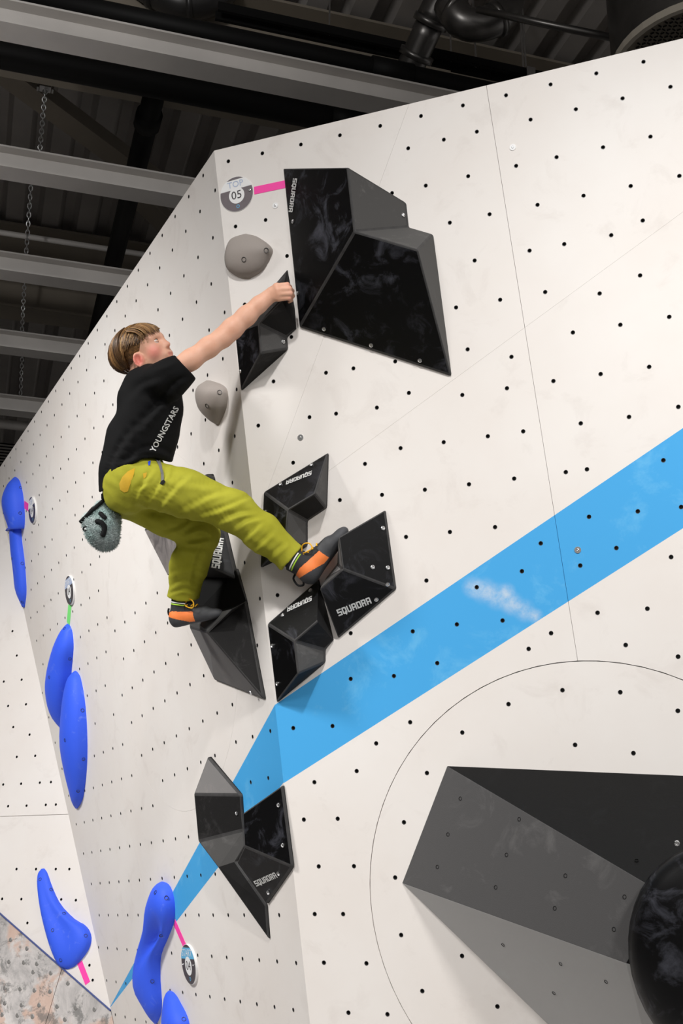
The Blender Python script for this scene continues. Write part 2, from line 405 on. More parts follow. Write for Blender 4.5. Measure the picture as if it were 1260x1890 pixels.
for poly in (la, lb):
    cin = inside(poly, clc)
    panel(wall_l, FL, poly, nut_l, M['wall_l'], big=[(clc, clr + .0004)] if cin else ())
panel(wall_l, FL, circle_pts(clc, clr - .0004, 120), nut_l, M['wall_l'], name='round_panel')
backing(FL, [np.array([.03, -.004]), polyL[1] + [0, -.004], polyL[2], polyL[3] + [.03, 0]], wall_l)

# --- far wall beyond the inside corner, with a metal kick panel, its reflections painted in, under a diagonal edge
px_b = [(23,1165),(31,1210),(40,1254.5),(7,1258),(48,1300),(15,1303),(24.5,1342),(54.5,1356),(31,1397),(65,1395),(6,1448),(39,1446.5),(73.5,1444.5),(94,1443.5),(15,1488),(49,1487),(84.5,1485.5),(103,1485),(30.5,1604),(66.5,1604),(103,1604),(128,1604),(4,1659),(39.5,1659.5),(140,1661.5),(113,1660),(50.5,1703.5),(165,1781.5),(171,1809)]
nut_b = [FB.uv(*p) for p in px_b]
bt = FB.loc(corner(zt))[:2]; bb = FB.loc(corner(0.0))[:2]
dg0, dg1 = FB.uv(0, 1685), np.zeros(2); dd = unit(dg0 - dg1); far = dg1 + dd * 2.4
wall_b = tag(empty('wall_back', FB.glob(.8, bb[1])), kind='structure', label='off-white climbing wall in the far corner above a metal panel')
polyB = [np.array(bt), dg1, far, np.array([far[0], bt[1]])]
ba, bb2 = split(polyB, FB, (0, 1507), (122, 1503), .003)
for poly in (ba, bb2): panel(wall_b, FB, poly, nut_b, M['wall_b'])
backing(FB, polyB, wall_b)
def kickmat():  # blurred reflections of people and hall painted into the base colour
    m, ns, ls, b = newmat('painted_reflection_panel')
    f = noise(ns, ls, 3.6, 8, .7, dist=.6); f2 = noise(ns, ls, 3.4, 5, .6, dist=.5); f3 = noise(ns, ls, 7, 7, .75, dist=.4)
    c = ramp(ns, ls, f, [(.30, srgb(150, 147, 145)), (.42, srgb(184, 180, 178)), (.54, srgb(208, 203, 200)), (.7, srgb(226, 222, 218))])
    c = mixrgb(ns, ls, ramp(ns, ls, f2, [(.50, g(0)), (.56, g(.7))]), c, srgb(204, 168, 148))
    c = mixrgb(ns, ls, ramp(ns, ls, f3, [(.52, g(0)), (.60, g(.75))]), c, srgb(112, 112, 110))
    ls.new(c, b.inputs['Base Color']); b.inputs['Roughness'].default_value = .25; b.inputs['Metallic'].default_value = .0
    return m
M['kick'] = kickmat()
kp = tag(empty('kick_panel', FB.glob(.8, bb[1])), 'glossy grey panel mottled with painted reflections, with bolt heads below the far corner wall', 'panel')
dn = np.array([dd[1], -dd[0]]); dn = dn if dn[1] < 0 else -dn
s0 = dg1 + dn * .004; s1 = far + dn * .004
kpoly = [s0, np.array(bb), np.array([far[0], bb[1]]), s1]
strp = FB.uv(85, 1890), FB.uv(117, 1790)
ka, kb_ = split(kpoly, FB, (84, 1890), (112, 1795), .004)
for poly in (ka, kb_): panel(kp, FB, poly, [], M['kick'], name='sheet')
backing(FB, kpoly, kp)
for p in cr_(0, 1560, 5.25, [(105,915),(262,1000),(88,1128),(232,1135),(358,1148),(48,1382),(196,1392),(335,1405),(322,1228),(493,1238),(660,1337),(485,1418),(48,1530),(210,1548),(380,1550),(555,1562),(735,1576),(916,1590),(22,1640),(170,1648),(316,1660),(630,1688)]):
    mb = MB(); q = FB.uv(*p); k = 8
    for r, h in ((.013, 0), (.013, .002), (.009, .004)): mb.v += [(q[0] + r * math.cos(2 * math.pi * i / k), q[1] + r * math.sin(2 * math.pi * i / k), h) for i in range(k)]
    mb.f = [(a + i, a + (i + 1) % k, a + k + (i + 1) % k, a + k + i) for a in (0, k) for i in range(k)] + [tuple(2 * k + i for i in range(k))]
    mb.build('bolt_head', M['dullbolt'], kp, matrix=FB.mat())
mb = MB(); mb.bar((*(dg1 + dd * 0.0), .004), (*far, .004), .006, .012, up=(0, 0, 1)); mb.build('edge_strip', M['edgeblue'], kp, matrix=FB.mat())

# ------------------------------------------------------------------ hall shell
def quad(name, pts, m, label):
    P = [np.array(p, float) for p in pts]; n = unit(np.cross(P[1] - P[0], P[2] - P[0])) * .1
    return tag(mesh(name, P + [p - n for p in P], [(0, 1, 2, 3), (7, 6, 5, 4)] + [(i, i + 4, (i + 1) % 4 + 4, (i + 1) % 4) for i in range(4)], m), label, kind='structure')
quad('floor', [(-14, -8, 0), (12, -8, 0), (12, 26, 0), (-14, 26, 0)], M['mat'], 'grey padded matting floor of the hall')
HD = 5.7
bd = vpdir(8200); bn = np.array([-bd[1], bd[0], 0])       # along the beams, across the beams (away)
B0 = np.array([0, 6.0, 1.6])
def deck():
    prof, x = [], -13.0
    while x < 13:
        prof += [(x, 0), (x + .13, 0), (x + .17, .085), (x + .25, .085), (x + .29, 0)]; x += .30
    v, f = [], []
    for yy in (-9, 22):
        for (x, z) in prof: v.append(B0 + bd * x + bn * yy + np.array([0, 0, HD + z]))
    n = len(prof)
    for i in range(n - 1):
        if np.linalg.norm(v[i] - v[i + 1]) > 1e-4: f.append((i, i + 1, n + i + 1, n + i))
    return mesh('ceiling', v, f, M['deck'])
tag(deck(), 'dark corrugated metal roof deck', kind='structure')
for nm, a, b_, lab in (('wall_hall_end', (-13, 16), (13, 16), 'dark end wall of the hall'), ('wall_hall_side', (-11, 16), (-11, -8), 'dark side wall of the hall')):
    pa, pb = B0 + bd * a[0] + bn * a[1], B0 + bd * b_[0] + bn * b_[1]
    quad(nm, [(pa[0], pa[1], 0), (pb[0], pb[1], 0), (pb[0], pb[1], 1.6 + HD), (pa[0], pa[1], 1.6 + HD)], M['hall'], lab)
def plane_hit(x, y, z):
    r = ray(x, y); return CAM + r * (z - CAM[2]) / r[2]
# --- steel beams
def ibeam(P, L0, L1, wd, ht, tf, tw, m):
    """profile swept along bd; P = far lower edge of the bottom flange"""
    c = P - bn * wd / 2; prof = [(-wd/2, 0), (wd/2, 0), (wd/2, tf), (tw/2, tf), (tw/2, ht - tf), (wd/2, ht - tf), (wd/2, ht), (-wd/2, ht), (-wd/2, ht - tf), (-tw/2, ht - tf), (-tw/2, tf), (-wd/2, tf)]
    v = [c + bd * L + bn * a + np.array([0, 0, z]) for L in (L0, L1) for a, z in prof]; n = len(prof)
    return v, [(i, (i + 1) % n, n + (i + 1) % n, n + i) for i in range(n)] + [tuple(range(n))[::-1], tuple(range(n, 2 * n))]
ords = ['nearest and longest of the hanging grey steel beams, along the top', 'second grey steel beam from the top, ending at the wall edge', 'third grey steel beam from the top, left of the grey wall top edge', 'fourth grey steel beam from the top, left above the boy\'s head', 'lowest and farthest grey steel beam, at the left edge']
for yb, lab in zip((75, 331, 516, 653, 766), ords):
    P = plane_hit(0, yb, 1.6 + 4.3); v, f = ibeam(P, -5, 9, .15, .15, .012, .012, M['beam'])
    o = tag(mesh('steel_beam', v, f, M['beam']), lab, 'beam', 'grey steel beams hung under the roof'); fix_normals(o)
for yb, lab in ((141, 'beige roof girder behind the nearest steel beam, with a black pipe along it'), (588, 'beige roof girder at the left between the third and fourth beams')):
    P = plane_hit(0, yb, 1.6 + 4.85); v, f = ibeam(P, -6, 9, .26, .8, .02, .014, M['girder'])
    o = tag(mesh('roof_girder', v, f, M['girder']), lab, 'girder', 'beige roof girders'); fix_normals(o)
# diagonal braces at deck level
for (p, q, lab) in (((-60, 90), (330, 378), 'beige diagonal roof brace crossing behind the second steel beam'), ((258, 372), (420, 530), 'short beige roof brace seen just above the left wall edge')):
    a, b_ = plane_hit(*p, 1.6 + 5.2), plane_hit(*q, 1.6 + 5.2); mb = MB(); mb.bar(a, b_, .17, .02); mb.bar(a + np.array([0, 0, .09]), b_ + np.array([0, 0, .09]), .02, .16)
    tag(mb.build('roof_brace', M['girder']), lab, 'brace', 'beige roof braces')
# pipes
def pipe(name, pts, r, m, lab, seg=14, rings=()):
    root = empty(name, pts[0]); mb = MB(); mb.tube(pts, r, seg); mb.build('tube', m, root, True)
    for (p, d, rr, ln) in rings:
        k = MB(); k.tube([np.array(p) - unit(d) * ln / 2, np.array(p) + unit(d) * ln / 2], rr, seg); k.build('coupling', m, root, True)
    return tag(root, lab, 'pipe')
pz = 1.6 + 4.62
pa = plane_hit(0, 101, pz)
pipe('drain_pipe', [pa - bd * 4, pa, pa + bd * 5], .078, M['blackpipe'], 'thick black pipe running under the nearest roof girder', rings=[(pa + bd * 2.05, bd, .09, .2)])
pj = plane_hit(286, 168, pz)
pipe('branch_pipe', [pj, pj + bn * .5 + np.array([0, 0, .0]), pj + bn * 4], .066, M['blackpipe'], 'black branch pipe heading away under the dark roof deck', rings=[(pj + bn * .28, bn, .082, .12)])
pb_ = plane_hit(440, 74, 1.6 + 4.62)
pipe('supply_pipe', [pb_ - bd * 1.2, pb_, pb_ + bd * 4], .06, M['blackpipe'], 'black pipe above the nearest steel beam', rings=[(pb_ + bd * .9, bd, .07, .25)])
pc = plane_hit(0, 429, 1.6 + 4.9)
pipe('conduit', [pc - bd * 3, pc, pc + bd * 2.0], .022, M['beam'], 'thin grey conduit at the left above the third steel beam')
ps = plane_hit(520, 46, 1.6 + 5.1); pe_ = ps + bd * 1.75
root = empty('cable_tray', ps)
for dz, dy in ((0, -.04), (0, .04)):
    mb = MB(); mb.bar(ps - bd * .4 + bn * dy, pe_ + bn * dy, .02, .06); mb.build('rail', M['blackpipe'], root)
for i in range(9):
    mb = MB(); c = ps + bd * (i * .2); mb.bar(c - bn * .04, c + bn * .04, .02, .012); mb.build('rung', M['blackpipe'], root)
for k in (.3, 1.1, 1.6):
    mb = MB(); mb.tube([ps + bd * k, ps + bd * k + np.array([0, 0, .55])], .006, 6); mb.build('hanger_rod', M['bolt'], root)
tag(root, 'dark cable tray on thin rods under the roof, above the big black volume', 'cable tray')
ps = plane_hit(905, 130, 1.6 + 5.1); root = empty('cable_tray', ps)
for dy in (-.05, .05):
    mb = MB(); mb.bar(ps - bd * .25 + bn * dy, ps + bd * .7 + bn * dy, .02, .05); mb.build('rail', M['blackpipe'], root)
for k in (-.1, .25):
    mb = MB(); mb.tube([ps + bd * k, ps + bd * k + np.array([0, 0, .55])], .007, 6); mb.build('hanger_rod', M['bolt'], root)
mb = MB(); mb.box(ps + bd * .25, bd * .03, bn * .07, np.array([0, 0, .035])); mb.build('clamp', M['bolt'], root)
tag(root, 'short dark cable tray with a clamp just above the right wall top', 'cable tray')
# spiral ducts at upper right
da = at(735, 175, 7.3); db = at(795, 40, 7.1); dc = at(850, -15, 7.0)
root = empty('round_duct', da); mb = MB(); mb.tube(spline([at(722, 225, 7.5), da, db], 12), .085, 18); mb.build('duct_run', M['duct'], root, True)
mb = MB(); mb.tube(spline([db, at(818, -2, 7.05), at(850, -20, 7.0)], 8), .1, 18); mb.build('elbow', M['duct'], root, True)
for q, d in ((db, db - da), (at(768, 102, 7.2), db - da)):
    mb = MB(); mb.tube([q - unit(d) * .02, q + unit(d) * .02], .108, 18); mb.build('coupling', M['duct'], root, True)
tag(root, 'shiny spiral duct rising to an elbow at the top centre', 'duct')
root = empty('branch_duct', at(870, 40, 6.9)); mb = MB()
mb.tube(spline([at(828, 5, 6.9), at(850, 38, 6.85), at(884, 46, 6.85), at(925, 28, 6.9), at(945, -20, 7.0)], 18), .095, 18); mb.build('elbow', M['duct'], root, True)
for q, d in ((at(838, 18, 6.88), (1, 0, -.9)), (at(916, 36, 6.89), (.8, 0, .5))):
    mb = MB(); mb.tube([q - unit(d) * .018, q + unit(d) * .018], .106, 18); mb.build('coupling', M['duct'], root, True)
tag(root, 'bulging grey duct elbow hanging below the top edge of the photo', 'duct')
pipe('steel_pipe', [at(880, 17, 6.6), at(1000, 43, 6.5), at(1180, 80, 6.3)], .021, M['duct'], 'straight steel pipe running to the large duct at upper right')
root = empty('dark_duct', at(330, -30, 7.4)); mb = MB(); mb.tube(spline([at(215, -60, 7.6), at(300, -8, 7.5), at(352, 8, 7.5), at(405, -12, 7.6), at(440, -70, 7.8)], 18), .10, 18); mb.build('elbow', M['darkduct'], root, True)
for q, d in ((at(352, 8, 7.5), (1, 0, 0)), (at(285, -16, 7.5), (.9, 0, -.45))):
    mb = MB(); mb.tube([q - unit(d) * .018, q + unit(d) * .018], .112, 18); mb.build('coupling', M['darkduct'], root, True)
tag(root, 'dark round duct bending at the top edge above the nearest beam', 'duct')
# large diffuser drum
dcx = at(1300, 118, 5.9); root = empty('duct_diffuser', dcx); k = 40; mb = MB()
R0 = .445
for (r, z) in ((R0, 0), (R0, 1.1)): mb.v += [dcx + np.array([r * math.cos(2*math.pi*i/k), r * math.sin(2*math.pi*i/k), z]) for i in range(k)]
mb.f = [(i, (i + 1) % k, k + (i + 1) % k, k + i) for i in range(k)]; mb.build('drum', M['duct'], root, True)
mb = MB(); rp = [(R0 - .012, -.02), (R0 + .012, -.02), (R0 + .012, .02), (R0 - .012, .02)]
for i in range(k):
    for (r, z) in rp: mb.v.append(dcx + np.array([r * math.cos(2*math.pi*i/k), r * math.sin(2*math.pi*i/k), z]))
mb.f = [(i * 4 + j, ((i + 1) % k) * 4 + j, ((i + 1) % k) * 4 + (j + 1) % 4, i * 4 + (j + 1) % 4) for i in range(k) for j in range(4)]; mb.build('rim', M['rimbeige'], root)
mb = MB(); mb.v = [dcx + np.array([(R0 - .01) * math.cos(2*math.pi*i/k), (R0 - .01) * math.sin(2*math.pi*i/k), .004]) for i in range(k)]; mb.f = [tuple(range(k))]; mb.build('face_plate', M['girder'], root)
mb = MB()
for ix in range(-17, 18):
    for iy in range(-17, 18):
        x, y = ix * .024, iy * .024
        if x * x + y * y < (R0 - .05) ** 2:
            a = .6 if (ix + iy) % 2 else -.6; ex = np.array([math.cos(a), math.sin(a), 0]); ey = np.array([-ex[1], ex[0], 0]); c = dcx + np.array([x, y, 0]); mb.box(c, ex * .009, ey * .0028, np.array([0, 0, .002]))
tag(mb.build('slots', M['blackpipe'], root), kind='stuff')
tag(root, 'large round duct end with perforated plate and beige rim, above the right wall', 'duct')
# chains
def chain(p, q, n, lab, clampbox=True):
    root = empty('chain', q); mb = MB()
    for i in range(n):
        c = p + (q - p) * (i + .5) / n; L = np.linalg.norm(q - p) / n * .72; a = bd if i % 2 else bn; d = unit(q - p)
        pts = [c + d * L * math.sin(t) + a * .013 * math.cos(t) for t in np.linspace(0, 2 * math.pi, 11)]
        mb.tube(pts, .0045, 5, cap=False)
    tag(mb.build('links', M['bolt'], root, True), kind='stuff')
    if clampbox:
        m2 = MB(); m2.box(p, bd * .035, bn * .03, np.array([0, 0, .028])); m2.box(p - bd * .045, bd * .006, bn * .02, np.array([0, 0, .035])); m2.box(p + bd * .045, bd * .006, bn * .02, np.array([0, 0, .035])); m2.build('beam_clamp', M['bolt'], root)
    return tag(root, lab, 'chain', 'chains holding the steel beams')
for (x0, y0, x1, y1, lab, cb2) in ((84, 158, 73, 275, 'steel chain with a beam clamp above the second steel beam', True), (61, 345, 48, 470, 'thin steel chain above the third steel beam', False), (48, 530, 41, 606, 'thin steel chain above the fourth steel beam', False), (43, 665, 38, 735, 'faint steel chain above the lowest steel beam', False)):
    yb = {275: 331, 470: 516, 606: 653, 735: 766}[y1]
    b_ = plane_hit(0, yb, 1.6 + 4.3); dep = (b_ - CAM) @ FW + .15
    chain(at(x0, y0 - (0 if cb2 else 60), dep), at(x1 - 2, y1 + 30, dep), 20 if cb2 else 26, lab, cb2)
# small bits of plant at the far left
for (x, y, d, sx, sz, lab) in ((8, 845, 13, .11, .14, 'small black loudspeaker box at the left edge beyond the wall'),):
    c = at(x, y, d); root = empty('wall_speaker', c); mb = MB(); mb.box(c, bd * sx, bn * .1, np.array([0, 0, sz])); bevel(mb.build('cabinet', M['blackpipe'], root), .015)
    mb = MB()
    for i in range(7): mb.box(c - bn * .105 + np.array([0, 0, (i - 3) * .035]), bd * sx * .8, bn * .006, np.array([0, 0, .008]))
    mb.build('grille', M['deck'], root); tag(root, lab, 'loudspeaker')
pq = at(0, 782, 12.0); pipe('vent_pipe', [pq - bd * 2, pq, pq + bd * .3, pq + bd * .42 - np.array([0, 0, .05]), pq + bd * .45 - np.array([0, 0, .4])], .05, M['beam'], 'grey pipe with an elbow below the lowest steel beam')
# ------------------------------------------------------------------ black geometric volumes
def bolt_mesh():
    k = 8; v = []; f = []
    for r, h in ((.0085, .0), (.0085, .003), (.006, .004), (.0045, .0005)): v += [(r * math.cos(2*math.pi*i/k), r * math.sin(2*math.pi*i/k), h) for i in range(k)]
    for a in (0, k, 2 * k): f += [(a + i, a + (i + 1) % k, a + k + (i + 1) % k, a + k + i) for i in range(k)]
    f.append(tuple(3 * k + i for i in range(k)))
    me = bpy.data.meshes.new('bolt'); me.from_pydata(v, [], f); me.materials.append(M['bolt']); me.update(); return me
BOLT = bolt_mesh()
def axes_matrix(P, x, y, z):
    m = Matrix.Identity(4)
    for i in range(3): m[i][0], m[i][1], m[i][2], m[i][3] = x[i], y[i], z[i], P[i]
    return m
GL = {'S': [(0,1.12,1,1.4),(0,.7,.3,1.2),(0,.56,1,.84),(.7,.2,1,.7),(0,0,1,.28)], 'Q': [(0,.1,.3,1.3),(.7,.1,1,1.3),(.1,1.12,.9,1.4),(.1,0,.9,.28),(.5,-.22,.8,.5)],
      'U': [(0,.1,.3,1.4),(.7,.1,1,1.4),(.1,0,.9,.28)], 'A': [(0,0,.3,1.3),(.7,0,1,1.3),(.1,1.12,.9,1.4),(.2,.45,.8,.73)], 'D': [(0,0,.3,1.4),(.7,.12,1,1.28),(.2,1.12,.9,1.4),(.2,0,.9,.28)],
      'R': [(0,0,.3,1.4),(.7,.72,1,1.3),(.2,1.12,.9,1.4),(.2,.5,.9,.78),(.62,0,.92,.6)]}
def lettering(parent, P0, P1, n, height, text='SQUADRA', off=.0016):
    x = unit(P1 - P0); n = unit(n - x * (n @ x)); y = np.cross(n, x); L = np.linalg.norm(P1 - P0)
    wl = L / (len(text) * 1.14 - .14); mb = MB()
    for i, ch in enumerate(text):
        for j, (a, b, c, d) in enumerate(GL[ch]):
            q = [(i * 1.14 + a + b * .0) * wl, b * height / 1.4, (i * 1.14 + c) * wl, d * height / 1.4]
            h = off + j * .0001
            mb.add([(q[0], q[1], h), (q[2], q[1], h), (q[2], q[3], h), (q[0], q[3], h)], [(0, 1, 2, 3)])
    return tag(mb.build('lettering', M['letter'], parent, matrix=axes_matrix(P0, x, y, n)), label='white block lettering SQUADRA')
def volume(fr, name, pts, faces, mats, label, bolts=(), text=None, rim=.010, bev=.007, group=None, cat='volume'):
    """pts: (x, y, height above the wall); faces by index with a material key; a skirt closes the sides down to the wall"""
    V = [None if isinstance(h, tuple) else fr.loc(fr.hit(x, y, max(h, rim))) for x, y, h in pts]; F_ = []
    for i, (x, y, h) in enumerate(pts):        # a corner that must lie flush with three others
        if isinstance(h, tuple):
            a, b, c = (fr.glob(*V[q]) for q in h); nn = np.cross(b - a, c - a); r = ray(x, y); V[i] = fr.loc(CAM + r * ((a - CAM) @ nn) / (r @ nn)); V[i][2] = max(V[i][2], rim * .6)
    mk = list(dict.fromkeys([f[1] for f in faces] + [mats])); mi = []
    cen = np.mean(V, axis=0)
    for idx, key in faces:
        a = [V[i] for i in idx]; nn = sum(np.cross(a[i], a[(i + 1) % len(a)]) for i in range(len(a)))
        F_.append(tuple(idx) if nn[2] > 0 else tuple(idx)[::-1]); mi.append(mk.index(key))
    he = {(f[i], f[(i + 1) % len(f)]) for f in F_ for i in range(len(f))}
    low = {}
    for (a, b) in sorted(he):
        if (b, a) in he: continue
        for q in (a, b):
            if q not in low: low[q] = len(V); V.append(np.array([V[q][0], V[q][1], 0.0]))
        F_.append((b, a, low[a], low[b])); mi.append(mk.index(mats))
    o = mesh(name, V, F_, [M[k] for k in mk] + [M['wornedge']], None, fr.mat(), mi=mi); bevel(o, bev, 2, 12).modifiers[0].material = len(mk) if bev > .004 else -1; tag(o, label, cat, group)
    tris = []
    for fi, (idx, key) in enumerate(faces):
        a = [fr.glob(*V[i]) for i in idx]; nn = unit(sum(np.cross(a[i] - a[0], a[(i + 1) % len(a)] - a[0]) for i in range(len(a)))); nn = nn if nn @ (CAM - a[0]) > 0 else -nn
        tris.append((a, nn))
    def on(face, x, y):
        a, nn = tris[face]; c = np.mean(a, axis=0); r = ray(x, y); return CAM + r * ((c - CAM) @ nn) / (r @ nn), nn
    for (face, x, y) in bolts:
        P, nn = on(face, x, y); x_ = unit(np.cross(nn, (0, 0, 1))); b_ = bpy.data.objects.new('bolt', BOLT); b_.matrix_basis = axes_matrix(P + nn * .0005, x_, np.cross(nn, x_), nn); link(b_, o)
    if text:
        face, p0, p1, ht = text; P0, nn = on(face, *p0); P1, _ = on(face, *p1); lettering(o, P0, P1, nn, ht)
    o['_'] = 0; del o['_']
    return o, on
# big volume at the top
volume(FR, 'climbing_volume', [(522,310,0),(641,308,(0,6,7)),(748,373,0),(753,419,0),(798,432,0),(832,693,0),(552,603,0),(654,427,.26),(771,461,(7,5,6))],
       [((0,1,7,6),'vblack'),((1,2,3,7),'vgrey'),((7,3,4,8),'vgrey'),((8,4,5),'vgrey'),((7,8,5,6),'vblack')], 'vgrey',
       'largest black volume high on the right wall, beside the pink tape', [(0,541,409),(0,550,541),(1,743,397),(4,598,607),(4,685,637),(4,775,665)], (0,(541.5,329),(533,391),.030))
# shared stepped-arrow volumes
def arrow(name, fr, p, label, hs, bolts, text):
    # p: A left corner, B top, D E F ridge, I right, H notch, H2 lower right, G bottom tip
    A_, B_, D_, E_, F__, I_, H_, H2, G_ = p; hD, hE, hF = hs
    pts = [(*A_, 0), (*B_, 0), (*D_, (0, 1, 3)), (*E_, hE), (*F__, (0, 3, 8)), (*I_, 0), (*H_, .0), (*H2, 0), (*G_, 0)]
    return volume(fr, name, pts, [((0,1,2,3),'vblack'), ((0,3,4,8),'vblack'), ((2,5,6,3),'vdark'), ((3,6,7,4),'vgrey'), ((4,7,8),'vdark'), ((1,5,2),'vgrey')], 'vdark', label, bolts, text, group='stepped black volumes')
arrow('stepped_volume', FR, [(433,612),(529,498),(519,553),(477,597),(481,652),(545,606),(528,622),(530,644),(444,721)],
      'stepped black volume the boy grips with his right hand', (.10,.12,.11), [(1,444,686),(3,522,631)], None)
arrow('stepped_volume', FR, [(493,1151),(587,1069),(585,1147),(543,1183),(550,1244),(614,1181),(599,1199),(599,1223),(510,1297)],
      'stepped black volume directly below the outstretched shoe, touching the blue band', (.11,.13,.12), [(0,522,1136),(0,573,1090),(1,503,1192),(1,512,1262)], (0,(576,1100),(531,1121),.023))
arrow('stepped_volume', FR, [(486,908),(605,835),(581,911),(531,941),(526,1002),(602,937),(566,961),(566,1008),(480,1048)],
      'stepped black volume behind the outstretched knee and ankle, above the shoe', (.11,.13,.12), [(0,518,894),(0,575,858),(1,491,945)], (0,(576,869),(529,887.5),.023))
# wedge under the right shoe
volume(FR, 'climbing_volume', [(624,991,(1,2,5)),(710,941,0),(730,1087,0),(623,1178,0),(589,1087,(5,2,3)),(632,1050,.15),(600,1068,0),(622,1040,0)],
       [((0,1,2,5),'vblack'),((5,2,3,4),'vblack'),((0,5,7),'vgrey2'),((7,5,6),'vgrey2'),((6,5,4),'vgrey')], 'vdark',
       'flat black diamond volume with lettering under the outstretched shoe', [(0,706,975),(0,687,1047),(0,715,1048),(1,715,1078),(1,694,1106)], (1,(625,1137),(686,1113),.030))
# left wall pair under the left shoe
volume(FL, 'climbing_volume', [(265,977,.07),(380,874,(2,3,5)),(392,880,0),(437,1070,0),(309,1063,.08),(372,1040,.13),(345,960,(2,3,5))],
       [((0,1,6),'vgrey'),((1,2,3,5,6),'vblack'),((0,6,5,4),'vchalk'),((5,3,4),'vdark')], 'vdark',
       'black volume with lettering behind the boy\'s legs, chalk-smeared on its left side', [], (1,(405,1050),(413,994),.034))
volume(FL, 'climbing_volume', [(436,1050,0),(452,1108,0),(487,1291,0),(395,1255,.0),(349,1157,.10),(381,1167,.16),(429,1124,.10),(350,1142,.11),(330,1050,.06)],
       [((8,0,1,6,7),'pvblack'),((7,6,5,4),'vgrey'),((6,1,2,5),'vdark'),((5,2,3,4),'vgrey2')], 'vdark',
       'long grey-sided volume pointing down, standing under the left shoe', [(3,463,1278),(3,408,1252)])
# lower pair on the left wall
volume(FL, 'climbing_volume', [(383,1396,.015),(357,1466,.09),(444,1467,0),(446,1500,0),(365,1553,(1,2,5)),(449,1532,.01),(451,1562,.02),(435,1590,.04),(401,1601,.08),(490,1670,0),(495,1734,0)],
       [((0,1,2),'vgrey2'),((1,2,3,5,4),'vdark'),((4,5,6,7,8),'vgrey'),((8,7,9,10),'vdark')], 'vdark',
       'lowest black volume, shaped like a bent blade ending in a sharp lower tip', [(1,437,1501)])
volume(FL, 'climbing_volume', [(447,1501,(1,2,4)),(520,1449,0),(539,1600,0),(491,1669,0),(450,1562,.10),(436,1592,(4,2,3))],
       [((0,1,2,4),'vblack'),((4,2,3,5),'vblack')], 'vdark',
       'low black volume with lettering, right half of the lowest pair', [(0,514,1486),(0,522,1560),(1,514,1612),(1,495,1647)], (1,(474,1636),(513,1619),.024))
# big plywood volume at lower right with a round hold on its end
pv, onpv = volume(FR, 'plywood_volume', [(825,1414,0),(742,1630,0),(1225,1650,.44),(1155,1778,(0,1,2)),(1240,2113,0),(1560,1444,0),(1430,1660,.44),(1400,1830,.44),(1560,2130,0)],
       [((0,2,3,1),'pvgrey'),((0,5,6,2),'pvblack'),((1,3,4),'pvbounce'),((3,7,4),'pvbounce'),((2,6,7,3),'pvblack'),((6,5,8,7),'pvgrey'),((7,8,4),'pvbounce')], 'pvgrey',
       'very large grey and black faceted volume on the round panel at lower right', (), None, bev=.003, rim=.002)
for (x, y, fc) in [(a, b, 0) for a, b in cr_(660, 1180, 2.1, [(398,617),(626,697),(350,756),(577,835),(309,882),(535,961),(805,916),(764,1042),(1034,998),(993,1124)])] + [(a, b, 2) for a, b in cr_(660, 1180, 2.1, [(563,1184),(786,1258),(962,1327),(760,1371)])] + [(a, b, 1) for a, b in cr_(660, 1180, 2.1, [(1080,857)])]:
    P, nn = onpv(fc, x, y); x_ = unit(np.cross(nn, (0, 0, 1))); t = bpy.data.objects.new('bolt_hole', NUT_DARK); t.matrix_basis = axes_matrix(P + nn * .001, x_, np.cross(nn, x_), nn) @ Matrix.Scale(.85, 4); link(t, pv)
# round black hold on the end face
c = FR.loc(FR.hit(1347, 1768, .44)); v, f, k, rn = [], [], 40, 9
for j in range(rn):
    a = j / (rn - 1) * math.pi / 2; rr = math.cos(a) ** .75; zz = math.sin(a)
    v += [(c[0] + .295 * max(rr, .02) * math.cos(2*math.pi*i/k), c[1] + .335 * max(rr, .02) * math.sin(2*math.pi*i/k), .44 + .12 * zz) for i in range(k)]
f = [(j * k + i, j * k + (i + 1) % k, (j + 1) * k + (i + 1) % k, (j + 1) * k + i) for j in range(rn - 1) for i in range(k)] + [tuple((rn - 1) * k + i for i in range(k)), tuple(range(k))[::-1]]
rh = tag(mesh('round_hold', v, f, M['vblack'], None, FR.mat(), True), 'round black domed hold fixed on the end of the lower-right volume', 'hold')
for (x, y) in ((1249, 1556), (1257, 1862)):
    P = FR.hit(x, y, .50); b_ = bpy.data.objects.new('bolt', BOLT); b_.matrix_basis = axes_matrix(P, FR.u, FR.w, FR.n); link(b_, rh)

